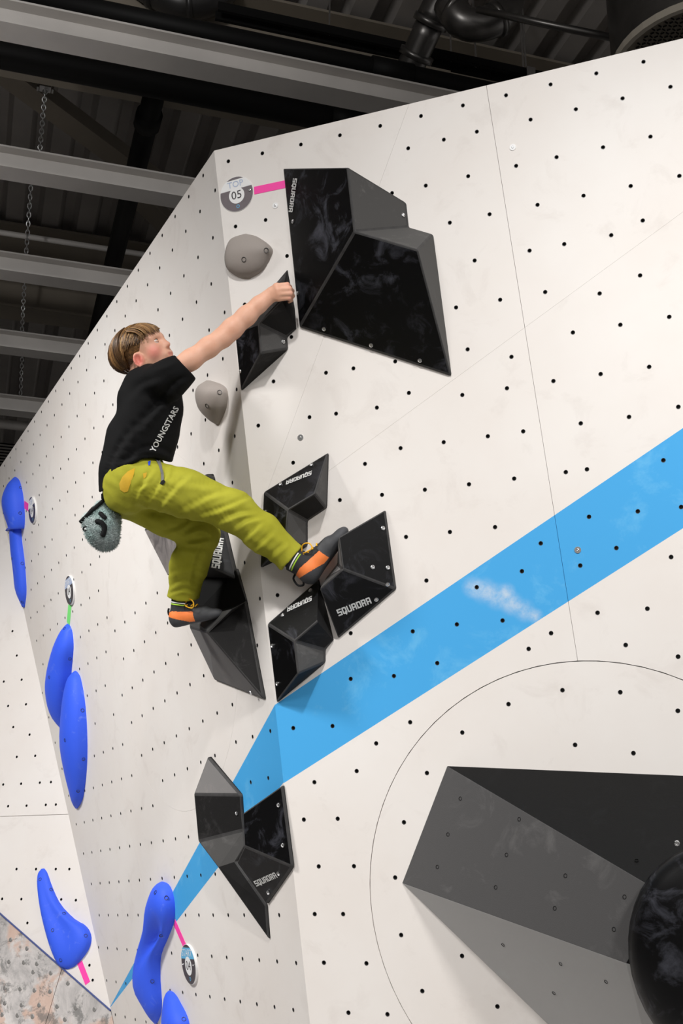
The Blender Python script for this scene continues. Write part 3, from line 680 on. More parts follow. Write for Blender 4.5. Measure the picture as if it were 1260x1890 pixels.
# ------------------------------------------------------------------ blue and grey resin holds: smooth lofted domes
def projx(P):
    q = np.asarray(P) - CAM; d = q @ FW; return np.array([630 + FPX * (q @ RT) / d, 945 - FPX * (q @ UP) / d])
def dome(fr, name, left, right, ratio, label, m, cat='hold', n=26, prof=.62, dent=None, group=None, hmax=None, bolts=(), ns=14):
    """left / right: matching outline points in the photo; every cross-section is a rounded arch standing on the wall"""
    Lp, Rp = spline(left, n), spline(right, n); V, F_ = [], []
    for i in range(n):
        pr = fr.loc(fr.hit(*Rp[i]))[:2]; pl = fr.loc(fr.hit(*Lp[i]))[:2]; W0 = np.linalg.norm(pl - pr); e = (pl - pr) / max(W0, 1e-6)
        ax = unit(Lp[i] - Rp[i]) if np.linalg.norm(Lp[i] - Rp[i]) > .5 else np.array([-1., 0]); want = np.linalg.norm(Lp[i] - Rp[i]); k = 1.0
        for it in range(14):
            W = W0 * k; H = ratio * W if hmax is None else min(ratio * W, hmax); best = 0
            for a in np.linspace(.15, math.pi, 14):
                P = fr.glob(*(pr + e * W * (1 - math.cos(a)) / 2), H * math.sin(a) ** prof); best = max(best, (projx(P) - Rp[i]) @ ax)
            k *= want / max(best, 1e-3)
            k = min(k, 1.0)
        W = W0 * k; H = ratio * W if hmax is None else min(ratio * W, hmax)
        for j in range(ns):
            a = math.pi * j / (ns - 1); s_ = (1 - math.cos(a)) / 2; h = H * max(math.sin(a), 0) ** prof
            if dent: h *= dent(i / (n - 1), s_)
            q = pr + e * W * s_; V.append((q[0], q[1], h))
    for i in range(n - 1):
        for j in range(ns - 1): F_.append((i * ns + j, i * ns + j + 1, (i + 1) * ns + j + 1, (i + 1) * ns + j))
    for i, rv in ((0, True), (n - 1, False)): F_.append(tuple(i * ns + j for j in (range(ns) if not rv else range(ns - 1, -1, -1))))
    o = mesh(name, V, F_, m, None, fr.mat(), True); fix_normals(o); tag(o, label, cat, group)
    bv = BVHTree.FromPolygons([Vector(fr.glob(*q)) for q in V], F_)
    for (x, y) in bolts:
        hit = bv.ray_cast(Vector(CAM), Vector(ray(x, y)))
        if hit[0] is None: continue
        P, nn = np.array(hit[0]), np.array(hit[1]); nn = nn if nn @ (CAM - P) > 0 else -nn; x_ = unit(np.cross(nn, (0, 0, 1)))
        ob = bpy.data.objects.new('bolt', NUT); ob.matrix_basis = axes_matrix(P + nn * .0012, x_, np.cross(nn, x_), nn) @ Matrix.Scale(1.25, 4); link(ob, o)
    return o
bg = 'blue resin holds'
dome(FL, 'blue_hold', [(27,880),(22,884),(14,900),(6,930),(4,958),(8,975),(14,988)], [(29,880),(34,884),(38,892),(43,915),(46,950),(45,975),(41,970)], .34, 'cap-shaped blue hold, upper left, beside the pink tape and small round tag', M['blue'], group=bg, bolts=[(38,900),(37,947)], dent=lambda t, s: 1 - .5 * math.exp(-((t - .8) / .16) ** 2 - ((s - .65) / .3) ** 2))
dome(FL, 'blue_hold', [(29,951),(19,975),(18,1003),(22,1040),(30,1080),(41,1119)], [(31,951),(38,968),(41,1000),(46,1040),(49,1090),(46,1121)], .30, 'long thin blue hold hanging below the cap-shaped one at far left', M['blue'], group=bg, bolts=[(32,969),(22,1031),(41,1040),(41,1111)])
dome(FL, 'blue_hold', [(124,1151),(118,1156),(108,1172),(96,1205),(89,1250),(92,1290),(105,1330),(117,1352)], [(126,1151),(130,1156),(134,1168),(136,1195),(133,1230),(131,1260),(127,1300),(119,1352)], .34, 'upper blue hold of the leaf-shaped pair, below the green tape', M['blue'], group=bg, bolts=[(129,1216),(91,1250),(119,1160)])
dome(FL, 'blue_hold', [(138,1238),(131,1243),(122,1262),(115,1310),(117,1380),(121,1430),(129,1470),(134,1483),(139,1492)], [(140,1238),(145,1243),(150,1255),(157,1295),(161,1350),(161,1410),(155,1465),(149,1483),(143,1492)], .34, 'lower blue hold of the leaf-shaped pair, long and chalk-marked', M['blue'], group=bg, bolts=[(152,1311),(120,1366),(154,1401),(144,1460)])
dome(FB, 'blue_hold', [(76,1604),(69,1616),(70,1645),(76,1690),(86,1730),(97,1762),(108,1782),(122,1789)], [(82,1603),(88,1612),(98,1640),(113,1670),(138,1696),(158,1708),(168,1724),(168,1742),(158,1762),(140,1782),(126,1789)], .26, 'pear-shaped blue hold on the far wall above the metal panel', M['blue'], group=bg, hmax=.11, bolts=[(74,1623),(94,1642),(118,1686),(97,1717),(158,1727),(112,1772)], dent=lambda t, s: 1 - .35 * math.exp(-((t - .5) / .25) ** 2 - ((s - .5) / .25) ** 2))
dome(FL, 'blue_hold', [(297,1627),(287,1631),(277,1643),(265,1680),(260,1720),(252,1760),(252,1800),(258,1840),(268,1868),(276,1881),(285,1889)], [(300,1627),(310,1631),(318,1644),(323,1672),(321,1702),(310,1732),(298,1762),(296,1800),(299,1848),(297,1872),(290,1889)], .36, 'S-shaped blue starting hold on the narrow blue stripe, beside the round start tag', M['blue'], group=bg, bolts=[(287,1647),(307,1657),(253,1750),(281,1811),(297,1727)], dent=lambda t, s: 1 - .8 * math.exp(-((t - .47) / .13) ** 2 - ((s - .38) / .36) ** 2))
dome(FL, 'blue_hold', [(311,1828),(305,1833),(300,1850),(297,1890),(300,1960)], [(314,1828),(322,1833),(332,1848),(350,1890),(352,1960)], .36, 'blue hold cut by the bottom edge of the photo, below the start tag', M['blue'], group=bg, bolts=[(339,1881)])
def ghold(fr, ol, label, bolts, holes, ratio):
    o = dome(fr, 'grey_hold', ol[0], ol[1], ratio, label, M['greyhold'], group='grey resin holds', bolts=holes); return o
ghold(FR, ([(448,433),(424,446),(415,473),(418,497),(432,509),(448,514)], [(456,432),(480,440),(503,460),(497,480),(484,500),(462,514)]), 'rounded grey hold on the wall just below the round top tag', None, [(450,479),(491,462)], .30)
ghold(FL, ([(380,703),(365,718),(362,738),(367,760),(384,777),(398,784)], [(388,702),(410,710),(420,722),(419,748),(411,770),(404,783)]), 'egg-shaped grey hold beside the boy\'s chest, left of the arete', None, [(405,724),(382,749)], .42)

# ------------------------------------------------------------------ round route tags and tape
def text_mesh(parent, s, fr, u, w_, h, size, m, rot=0, name='lettering', bold=0, sx=1):
    cu = bpy.data.curves.new('t', 'FONT'); cu.body = s; cu.size = size; cu.align_x = 'CENTER'; cu.align_y = 'CENTER'; cu.offset = bold; cu.resolution_u = 3
    o = bpy.data.objects.new('t', cu); COL.objects.link(o); bpy.context.view_layer.update()
    me = bpy.data.meshes.new_from_object(o.evaluated_get(bpy.context.evaluated_depsgraph_get())); bpy.data.objects.remove(o); bpy.data.curves.remove(cu)
    me.name = name; me.materials.clear(); me.materials.append(m)
    ob = bpy.data.objects.new(name, me); ob.matrix_basis = fr.mat() @ Matrix.Translation((u, w_, h)) @ Matrix.Rotation(rot, 4, 'Z') @ Matrix.Diagonal((sx, 1, 1, 1)); return link(ob, parent)
def flatpoly(name, fr, pts, h0, h1, m, parent=None):
    n = len(pts); v = [(p[0], p[1], h1) for p in pts] + [(p[0], p[1], h0) for p in pts]
    return mesh(name, v, [tuple(range(n)), tuple(range(n, 2 * n))[::-1]] + [(i, n + i, n + (i + 1) % n, (i + 1) % n) for i in range(n)], m, parent, fr.mat())
def route_tag(fr, x, y, r, word, num, label, dark, bandm, wordm, rot=0, flip=1):
    H0 = .003 if flip > 0 else .012
    c = fr.uv(x, y); root = empty('route_tag', fr.glob(c[0], c[1]))
    R_ = np.array([[math.cos(rot), -math.sin(rot)], [math.sin(rot), math.cos(rot)]])
    T_ = lambda a, b: c + R_ @ np.array([a * flip, b])
    flatpoly('edge_plate', fr, [T_(r * math.cos(a), r * math.sin(a)) for a in np.linspace(0, 2*math.pi, 48, endpoint=False)][::flip], 0, H0 - .0006, M['white'], root)
    flatpoly('disc', fr, [T_(r * .985 * math.cos(a), r * .985 * math.sin(a)) for a in np.linspace(0, 2*math.pi, 48, endpoint=False)][::flip], H0 - .0006, H0, dark, root)
    lo, hi = math.asin(.28), math.asin(.84); arc = [T_(r * .995 * math.cos(a), r * .995 * math.sin(a)) for a in np.linspace(lo, hi, 10)] + [T_(r * .995 * math.cos(a), r * .995 * math.sin(a)) for a in np.linspace(math.pi - hi, math.pi - lo, 10)]
    flatpoly('band', fr, arc[::flip], H0, H0 + .0004, bandm, root)
    flatpoly('number_disc', fr, [T_(r * .47 * math.cos(a), -r * .08 + r * .47 * math.sin(a)) for a in np.linspace(0, 2*math.pi, 32, endpoint=False)][::flip], H0 + .0004, H0 + .0008, M['white'], root)
    ring = [T_(r * .10 * math.cos(a), -r * .72 + r * .10 * math.sin(a)) for a in np.linspace(0, 2*math.pi, 14, endpoint=False)]; flatpoly('logo_ring', fr, ring[::flip], H0, H0 + .0004, M['tagblue'], root)
    ring = [T_(r * .065 * math.cos(a), -r * .72 + r * .065 * math.sin(a)) for a in np.linspace(0, 2*math.pi, 14, endpoint=False)]; flatpoly('logo_ring', fr, ring[::flip], H0 + .0004, H0 + .0007, dark, root)
    p = T_(0, r * .56)
    if word: text_mesh(root, word, fr, p[0], p[1], H0 + .0012, r * .50, wordm, rot, sx=flip)
    p = T_(0, -r * .08)
    if num: text_mesh(root, num, fr, p[0], p[1], H0 + .0014, r * .66, M['tagdark'], rot, sx=flip)
    for sx_ in ((.8,) if flip > 0 else (-.76, .76)):
        P = fr.glob(*T_(r * sx_, 0), H0 + .0002); b_ = bpy.data.objects.new('bolt', BOLT); b_.matrix_basis = axes_matrix(P, fr.u, fr.w, fr.n) @ Matrix.Scale(.6, 4); link(b_, root)
    return tag(root, label, 'tag', 'round route tags')
route_tag(FR, 437, 358.5, .0735, 'TOP', '05', 'round grey tag reading TOP 05 near the wall\'s highest corner', M['tagtop'], M['white'], M['tagpale'], rot=.06)
# on the left wall the across axis runs away from the viewer, so lettering is mirrored back
route_tag(FL, 352, 1779, .088, 'START', '04', 'round dark tag reading START 04 at lower left', M['tagdark'], M['tagblue'], M['white'], rot=-.0, flip=-1)
route_tag(FL, 62, 941.5, .085, 'TOP', '04', 'small dark tag with a white band beside the cap-shaped blue hold', M['tagdark'], M['white'], M['tagpale'], flip=-1)
route_tag(FL, 131, 1089.5, .085, 'START', '04', 'small dark tag with a pale blue band above the green tape', M['tagdark'], M['tagpale'], M['white'], flip=-1)
def tape(fr, p, q, wd, m, label):
    a, b = fr.uv(*p), fr.uv(*q); d = unit(b - a); n = np.array([-d[1], d[0]]) * wd / 2
    o = flatpoly('tape_strip', fr, [a - n, b - n, b + n, a + n], 0, .0012, m); return tag(o, label, 'tape', 'tape strips')
tape(FR, (469, 352), (526, 340), .032, M['pink'], 'pink tape strip between the top tag and the biggest black volume')
tape(FL, (322, 1702), (342, 1748), .040, M['pink'], 'pink tape strip running to the start tag')
tape(FL, (45, 931), (58, 941), .05, M['pink'], 'short pink tape beside the cap-shaped blue hold')
tape(FL, (129.5, 1113), (126, 1152), .06, M['green'], 'green tape strip above the leaf-shaped blue holds')
tape(FB, (147, 1776), (162, 1815), .035, M['pink'], 'pink tape strip below the pear-shaped blue hold')
# loose washers and screw plates on the panels
for (fr, x, y, lab) in ((FR, 946, 272, 'bare white bolt washer near the top seam of the right wall'), (FR, 1066, 1015, 'bare steel washer in the middle of the blue band'), (FR, 508, 379.5, 'small white screw plate below the pink tape strip'), (FR, 554.5, 807.5, 'steel washer alone on the white wall above the stepped volume')):
    c = fr.uv(x, y); root = empty('washer', fr.glob(*c)); rr = .012
    flatpoly('ring', fr, circle_pts(c, rr, 18), 0, .002, M['white'] if y < 400 else M['bolt'], root); b_ = bpy.data.objects.new('screw_head', BOLT); b_.matrix_basis = fr.mat() @ Matrix.Translation((c[0], c[1], .002)) @ Matrix.Scale(.5, 4); link(b_, root)
    tag(root, lab, 'washer', 'loose washers on the wall')
# ------------------------------------------------------------------ implicit-surface modelling for the climber
class Vol:
    def __init__(s, lo, hi, h):
        s.lo = np.array(lo, float); s.h = h; s.n = np.ceil((np.array(hi) - s.lo) / h).astype(int) + 1
        s.V = np.full(s.n, .2, dtype=np.float32)
    def sub(s, lo, hi):
        a = np.clip(np.floor((np.array(lo) - s.lo) / s.h).astype(int), 0, s.n); b = np.clip(np.ceil((np.array(hi) - s.lo) / s.h).astype(int) + 1, 0, s.n)
        sl = tuple(slice(int(i), int(j)) for i, j in zip(a, b))
        ax = [s.lo[k] + s.h * np.arange(a[k], b[k]) for k in range(3)]
        return sl, np.stack(np.meshgrid(*ax, indexing='ij'), -1).astype(np.float32)
    def op(s, fn, lo, hi, k=.01, mode='add'):
        pad = k + 3 * s.h + .02
        if mode == 'cut': pad = k + 2 * s.h
        sl, P = s.sub(np.array(lo) - pad, np.array(hi) + pad)
        if P.size == 0: return
        d = fn(P).astype(np.float32); A_ = s.V[sl]
        if mode == 'add': hh = np.maximum(k - np.abs(A_ - d), 0) / max(k, 1e-6); s.V[sl] = np.minimum(A_, d) - hh * hh * k / 4
        elif mode == 'cut': d = -d; hh = np.maximum(k - np.abs(A_ - d), 0) / max(k, 1e-6); s.V[sl] = np.maximum(A_, d) + hh * hh * k / 4
    def cone(s, a, b, r1, r2, k=.02, mode='add', flat=None):
        a, b = np.asarray(a, float), np.asarray(b, float); ab = b - a; L2 = ab @ ab + 1e-12; r = max(r1, r2)
        def fn(P):
            q = P - a; t = np.clip(q @ ab / L2, 0, 1); e = q - t[..., None] * ab
            if flat is not None:
                f, ax = flat; c = e @ ax; e = e + (c * (1 / f - 1))[..., None] * ax
            return np.sqrt((e * e).sum(-1)) - (r1 + (r2 - r1) * t)
        s.op(fn, np.minimum(a, b) - r * 1.05, np.maximum(a, b) + r * 1.05, k, mode)
    def chain(s, pts, rad, k=.02, **kw):
        for i in range(len(pts) - 1): s.cone(pts[i], pts[i + 1], rad[i], rad[i + 1], k, **kw)
    def ell(s, c, R_, rad, k=.015, mode='add'):
        c = np.asarray(c, float); rad = np.asarray(rad, float); r = rad.max()
        def fn(P):
            q = (P - c) @ R_.T; a = np.sqrt(((q / rad) ** 2).sum(-1)); b = np.sqrt(((q / rad ** 2) ** 2).sum(-1)) + 1e-9
            return a * (a - 1) / b
        s.op(fn, c - r, c + r, k, mode)
    def half(s, fn, k=.004):       # remove where fn>0 (fn in metres)
        sl, P = s.sub(s.lo - 1, s.lo + s.n * s.h + 1); d = fn(P).astype(np.float32); hh = np.maximum(k - np.abs(s.V - d), 0) / k; s.V = np.maximum(s.V, d) + hh * hh * k / 4
    def mesh(s):
        V = s.V; nx, ny, nz = V.shape; sg = V < 0
        c = [(i, j, k) for i in (0, 1) for j in (0, 1) for k in (0, 1)]
        sm = sum(sg[i:nx-1+i, j:ny-1+j, k:nz-1+k].astype(np.int8) for i, j, k in c); act = (sm > 0) & (sm < 8)
        idx = np.full(act.shape, -1, dtype=np.int64); I = np.argwhere(act); idx[act] = np.arange(len(I))
        acc = np.zeros((len(I), 3)); cnt = np.zeros(len(I))
        for a in c:
            for d in range(3):
                if a[d]: continue
                b = list(a); b[d] = 1; b = tuple(b)
                va = V[I[:, 0] + a[0], I[:, 1] + a[1], I[:, 2] + a[2]]; vb = V[I[:, 0] + b[0], I[:, 1] + b[1], I[:, 2] + b[2]]
                m = (va < 0) != (vb < 0); t = np.where(m, va / np.where(m, va - vb, 1), 0); p = np.array(a, float)[None] + 0 * acc; p[:, d] += t
                acc[m] += p[m]; cnt[m] += 1
        verts = s.lo + s.h * (I + acc / cnt[:, None]); F_ = []
        for d in range(3):
            e, f = (d + 1) % 3, (d + 2) % 3
            sl0 = [slice(None)] * 3; sl1 = [slice(None)] * 3; sl0[d] = slice(0, -1); sl1[d] = slice(1, None)
            A_, B_ = sg[tuple(sl0)], sg[tuple(sl1)]; x = np.argwhere(A_ != B_); sh = np.array(V.shape)
            x = x[(x[:, e] > 0) & (x[:, f] > 0) & (x[:, e] < sh[e] - 1) & (x[:, f] < sh[f] - 1)]
            q = []
            for de, df in ((-1, -1), (0, -1), (0, 0), (-1, 0)):
                y = x.copy(); y[:, e] += de; y[:, f] += df; q.append(idx[y[:, 0], y[:, 1], y[:, 2]])
            q = np.stack(q, 1); fl = A_[x[:, 0], x[:, 1], x[:, 2]]; q[~fl] = q[~fl][:, ::-1]; F_.append(q)
        F_ = np.concatenate(F_); return verts, F_[(F_ >= 0).all(1)]
def npmesh(name, V, F_, mats, parent=None, mi=None, smooth=True):
    me = bpy.data.meshes.new(name); me.vertices.add(len(V)); me.vertices.foreach_set('co', np.ascontiguousarray(V, dtype=np.float32).ravel())
    n = len(F_); k = F_.shape[1]; me.loops.add(n * k); me.loops.foreach_set('vertex_index', np.ascontiguousarray(F_, dtype=np.int32).ravel())
    me.polygons.add(n); me.polygons.foreach_set('loop_start', np.arange(0, n * k, k, dtype=np.int32))
    for m in (mats if isinstance(mats, list) else [mats]): me.materials.append(m)
    if mi is not None: me.polygons.foreach_set('material_index', mi.astype(np.int32))
    me.polygons.foreach_set('use_smooth', np.full(n, smooth)); me.update(calc_edges=True); me.validate()
    o = bpy.data.objects.new(name, me); return link(o, parent)
def relax(V, F_, it=2, lam=.5):
    for _ in range(it):
        acc = np.zeros_like(V); cn = np.zeros(len(V)); k = F_.shape[1]
        for i in range(k):
            a, b = F_[:, i], F_[:, (i + 1) % k]
            np.add.at(acc, a, V[b]); np.add.at(acc, b, V[a]); np.add.at(cn, a, 1); np.add.at(cn, b, 1)
        V = V + lam * (acc / np.maximum(cn, 1)[:, None] - V)
    return V
def normals(V, F_):
    n = np.cross(V[F_[:, 1]] - V[F_[:, 0]], V[F_[:, 2]] - V[F_[:, 0]]); out = np.zeros_like(V)
    for i in range(F_.shape[1]): np.add.at(out, F_[:, i], n)
    return out / (np.linalg.norm(out, axis=1, keepdims=True) + 1e-12)
def topix(V):
    q = V - CAM; d = q @ FW; return np.stack([630 + FPX * (q @ RT) / d, 945 - FPX * (q @ UP) / d, d], -1)
def wave(V, dirs):                # sum of soft ridges, used for cloth folds
    out = np.zeros(len(V))
    for (ax, ph, fr, am, ax2, fr2) in dirs: out += am * np.sin(2 * np.pi * fr * (V @ ax) + ph + 1.6 * np.sin(2 * np.pi * fr2 * (V @ ax2) + ph * 1.7))
    return out
TO = -FW                          # towards the viewer
def J(x, y, d): return at(x, y, d)

# ------------------------------------------------------------------ materials of the climber
def cloth(name, lo, hi, scale=220, rough=.85, sc2=6, b=.3):
    m, ns, ls, bs = newmat(name); f = noise(ns, ls, sc2, 4); ls.new(ramp(ns, ls, f, [(.3, lo), (.7, hi)]), bs.inputs['Base Color'])
    bs.inputs['Roughness'].default_value = rough; bs.inputs['Specular IOR Level'].default_value = .2; bump(ns, ls, bs, noise(ns, ls, scale, 3), b, .0015); return m
M['shirt'] = cloth('black_cotton', srgb(9, 9, 10), srgb(15, 15, 16))
M['trouser'] = cloth('lime_olive_cotton', srgb(152, 150, 40), srgb(168, 166, 54), 60, sc2=9, b=.5)
M['pocket'] = cloth('yellow_lining', srgb(204, 160, 38), srgb(218, 180, 70))
M['strap'] = cloth('grey_webbing', srgb(104, 104, 104), srgb(120, 120, 120))
M['black'] = cloth('black_webbing', srgb(20, 20, 21), srgb(30, 30, 31))
M['bluebit'] = plain('blue_cord_lock', srgb(40, 70, 200), .5)
M['eyew'] = plain('eye_white', srgb(225, 220, 216), .2)
M['iris'] = plain('grey_blue_iris', srgb(96, 112, 120), .2)
M['pupil'] = plain('pupil', g(.01), .1)
M['brow'] = plain('brown_brow', srgb(120, 84, 56), .8)
M['rubber'] = plain('dark_shoe_rubber', srgb(62, 63, 66), .7, 0, .12, 40)
M['suede'] = plain('black_shoe_suede', srgb(40, 40, 42), .85, 0, .1, 60)
M['greysuede'] = plain('grey_shoe_suede', srgb(88, 88, 92), .85, 0, .1, 60)
M['orange'] = plain('orange_shoe_panel', srgb(238, 128, 62), .6, 0, .05, 40)
M['lace'] = plain('yellow_lace', srgb(238, 178, 30), .7)
M['sock'] = plain('navy_sock', srgb(34, 40, 84), .9)
M['lime'] = plain('lime_trim', srgb(170, 214, 60), .6)

# ------------------------------------------------------------------ head frame
HT, HY = math.radians(24), math.radians(22)
_fs = math.cos(HT) * RT + math.sin(HT) * UP
hf = math.cos(HY) * _fs + math.sin(HY) * TO
hu = -math.sin(HT) * RT + math.cos(HT) * UP
hr = np.cross(hf, hu)
HO = J(270, 658, 4.64)
HR = np.stack([hf, hr, hu])
HS = 1.0
def hl(x, y, z): return HO + HS * (x * hf + y * hr + z * hu)
# skeleton points
shR, elR, wrR = J(316, 687, 4.505), J(411, 623, 4.55), J(492, 551, 4.575)
neck = J(262, 700, 4.65)
body = Vol(np.min([J(185, 585, 4.9), J(185, 1180, 4.9), J(560, 590, 4.3), J(185, 600, 4.35)], axis=0) - .02, np.max([J(560, 585, 4.9), J(560, 1180, 4.9), J(560, 590, 4.35), J(640, 1100, 4.3)], axis=0) + .02, .0042)
# trunk and legs (inside the clothes)
body.chain([J(250, 880, 4.62), J(265, 800, 4.62), J(280, 740, 4.62), neck], [.085, .09, .085, .045], .04)
body.cone(J(285, 716, 4.57), J(285, 714, 4.72), .045, .05, .04)
RLEG = [J(247, 888, 4.55), J(340, 910, 4.515), J(430, 942, 4.50), J(485, 984, 4.495), J(542, 1034, 4.50)]
LLEG = [J(244, 915, 4.68), J(310, 950, 4.70), J(370, 985, 4.73)]; LSH = [J(370, 985, 4.73), J(348, 1045, 4.78), J(336, 1110, 4.81)]
body.chain(RLEG, [.075, .068, .052, .046, .032], .03); body.chain(LLEG, [.075, .065, .052], .03); body.chain(LSH, [.052, .048, .032], .03)
# right arm
body.chain([J(300, 700, 4.52), shR, J(352, 664, 4.515), J(385, 641, 4.535), elR], [.038, .038, .038, .0375, .036], .02)
body.chain([elR, J(428, 607, 4.556), J(455, 583, 4.565), J(478, 562, 4.572), wrR], [.036, .0385, .036, .030, .0262], .02, flat=(.92, TO))
body.chain([wrR, J(502, 542, 4.572)], [.0255, .027], .015, flat=(.8, TO))
# hand closed over the edge of the volume
mcp = [(509, 528, 4.555), (512, 535, 4.55), (514, 543, 4.552), (514, 551, 4.56)]
pip = [(530, 525.5, 4.558), (534, 533, 4.553), (536, 541.5, 4.555), (534, 550, 4.562)]
dip = [(535, 530, 4.600), (539, 537, 4.598), (540, 546, 4.598), (537, 554, 4.600)]
tip = [(531, 535, 4.625), (535, 542, 4.625), (536, 550, 4.622), (533, 557, 4.62)]
for i in range(4):
    a = J(*mcp[i]); rr = (.0098, .0102, .0098, .0088)[i]
    body.cone(J(500 + i, 541 + 2.2 * i, 4.572), a, .0145, .0118, .012)
    body.chain([a, J(*pip[i]), J(*dip[i]), J(*tip[i])], [.0112, rr, rr * .92, rr * .8], .0035)
body.chain([J(500, 538, 4.585), J(511, 528, 4.605), J(524, 530, 4.625), J(533, 538, 4.635)], [.014, .012, .0105, .009], .008)
# left arm, folded in front of the far side of the chest
body.chain([J(285, 712, 4.74), J(300, 780, 4.78), J(306, 745, 4.72)], [.05, .04, .034], .02)
body.chain([J(306, 745, 4.72), J(300, 720, 4.69)], [.03, .026], .015)
lh = [(298, 716), (302, 713), (306, 713), (310, 716)]
for i, (x, y) in enumerate(lh): body.chain([J(300, 722, 4.69), J(x, y, 4.68), J(x + 1, y - 7, 4.675), J(x + 2, y - 9, 4.685)], [.016, .0095, .0085, .007], .004)
body.chain([J(302, 724, 4.69), J(310, 723, 4.675), J(314, 718, 4.672)], [.013, .010, .008], .005)
# feet inside the shoes
body.cone(J(542, 1034, 4.50), J(575, 1046, 4.48), .030, .018, .02); body.cone(J(336, 1110, 4.81), J(350, 1136, 4.80), .030, .018, .02)
# neck and head
body.chain([neck, hl(-.025, 0, -.035)], [.050, .052], .03)
body.ell(hl(-.008, 0, .048), HR, (.093, .072, .080), .02)
body.ell(hl(.040, 0, .004), HR, (.058, .060, .080), .03)
for sgn in (-1, 1):
    body.cone(hl(.0, sgn * .046, -.028), hl(.064, sgn * .016, -.066), .024, .020, .03)
    body.cone(hl(.058, sgn * .030, -.012), hl(.066, sgn * .022, -.022), .030, .024, .02)
    body.cone(hl(.083, sgn * .014, .046), hl(.070, sgn * .046, .044), .010, .008, .016)
body.ell(hl(.077, 0, -.064), HR, (.020, .022, .017), .02)
body.cone(hl(.088, 0, .038), hl(.1015, 0, .006), .008, .0095, .016); body.ell(hl(.1035, 0, .002), HR, (.0125, .0105, .0095), .010)
for sgn in (-1, 1):
    body.ell(hl(.0955, sgn * .0105, -.003), HR, (.0095, .0072, .0065), .006)
    body.ell(hl(.096, sgn * .030, .028), HR, (.0125, .016, .010), .014, 'cut')
    body.ell(hl(.1015, sgn * .0058, -.0105), HR, (.006, .0032, .004), .003, 'cut')
body.cone(hl(.0900, -.018, -.030), hl(.0900, .018, -.030), .011, .011, .014)
body.cone(hl(.0975, -.014, -.0300), hl(.0975, .014, -.0300), .0050, .0054, .006); body.cone(hl(.0955, -.013, -.0400), hl(.0955, .013, -.0400), .0056, .0062, .006)
body.cone(hl(.1048, -.020, -.0350), hl(.1048, .020, -.0350), .0042, .0042, .004, 'cut')
# ears
for sgn in (-1, 1):
    EA = np.stack([unit(hf * .93 - sgn * hr * .36), unit(hr + sgn * hf * .36), hu])
    c0 = hl(.004, sgn * .0750, -.014)
    body.ell(c0, EA, (.0195, .0085, .0300), .006); body.ell(hl(.008, sgn * .068, -.036), EA, (.012, .008, .012), .008)
    body.ell(hl(.0070, sgn * .0825, -.011), EA, (.0125, .0085, .0200), .004, 'cut')
    body.ell(hl(.016, sgn * .073, -.020), EA, (.006, .006, .009), .003)
    ring = [c0 + EA.T @ np.array([.0165 * math.cos(t), sgn * (.0035 + .004 * math.cos(t + 2.6)), .0265 * math.sin(t)]) for t in np.linspace(-.9, 4.4, 15)]
    for i in range(14): body.cone(ring[i], ring[i + 1], .0046, .0046, .0025)
Vb, Fb = body.mesh(); Vb = relax(Vb, Fb, 1, .4)
def skinmat():
    m, ns, ls, b = newmat('fair_skin'); tc = ns.new('ShaderNodeTexCoord')
    def near(p, r0, r1, amt, sc=(1, 1, 1)):
        d = ns.new('ShaderNodeVectorMath'); d.operation = 'DISTANCE'; ls.new(tc.outputs['Object'], d.inputs[0]); d.inputs[1].default_value = tuple(p)
        mr = ns.new('ShaderNodeMapRange'); mr.interpolation_type = 'SMOOTHSTEP'; ls.new(d.outputs['Value'], mr.inputs[0]); mr.inputs[1].default_value = r0; mr.inputs[2].default_value = r1; mr.inputs[3].default_value = amt; mr.inputs[4].default_value = 0; return mr.outputs[0]
    c = ramp(ns, ls, noise(ns, ls, 18, 4), [(.3, srgb(226, 170, 142)), (.7, srgb(236, 186, 160))])
    c = mixrgb(ns, ls, near(hl(.066, .052, -.008), .006, .046, .6), c, srgb(230, 124, 118)); c = mixrgb(ns, ls, near(hl(.066, -.052, -.008), .006, .046, .6), c, srgb(228, 118, 112))
    c = mixrgb(ns, ls, near(hl(.002, .082, -.014), .014, .034, .7), c, srgb(226, 112, 104)); c = mixrgb(ns, ls, near(hl(.104, 0, .002), .004, .018, .35), c, srgb(226, 120, 110))
    for y in (-.013, -.0065, 0, .0065, .013): c = mixrgb(ns, ls, near(hl(.1005, y, -.0345), .003, .0115, .36), c, srgb(206, 104, 102))
    for i in range(4): c = mixrgb(ns, ls, near(J(*pip[i]), .006, .014, .4), c, srgb(226, 130, 116))
    ls.new(c, b.inputs['Base Color']); b.inputs['Roughness'].default_value = .5; b.inputs['Specular IOR Level'].default_value = .35
    b.inputs['Subsurface Weight'].default_value = .12; b.inputs['Subsurface Radius'].default_value = (.012, .005, .003); b.inputs['Subsurface Scale'].default_value = .5
    bump(ns, ls, b, noise(ns, ls, 380, 2), .08, .001); return m
M['skin'] = skinmat()
person = tag(empty('person', J(336, 1165, 4.80)), 'climber in black t-shirt and lime trousers, reaching up with the right arm', 'person')
ob_body = npmesh('body', Vb, Fb, M['skin'], person)
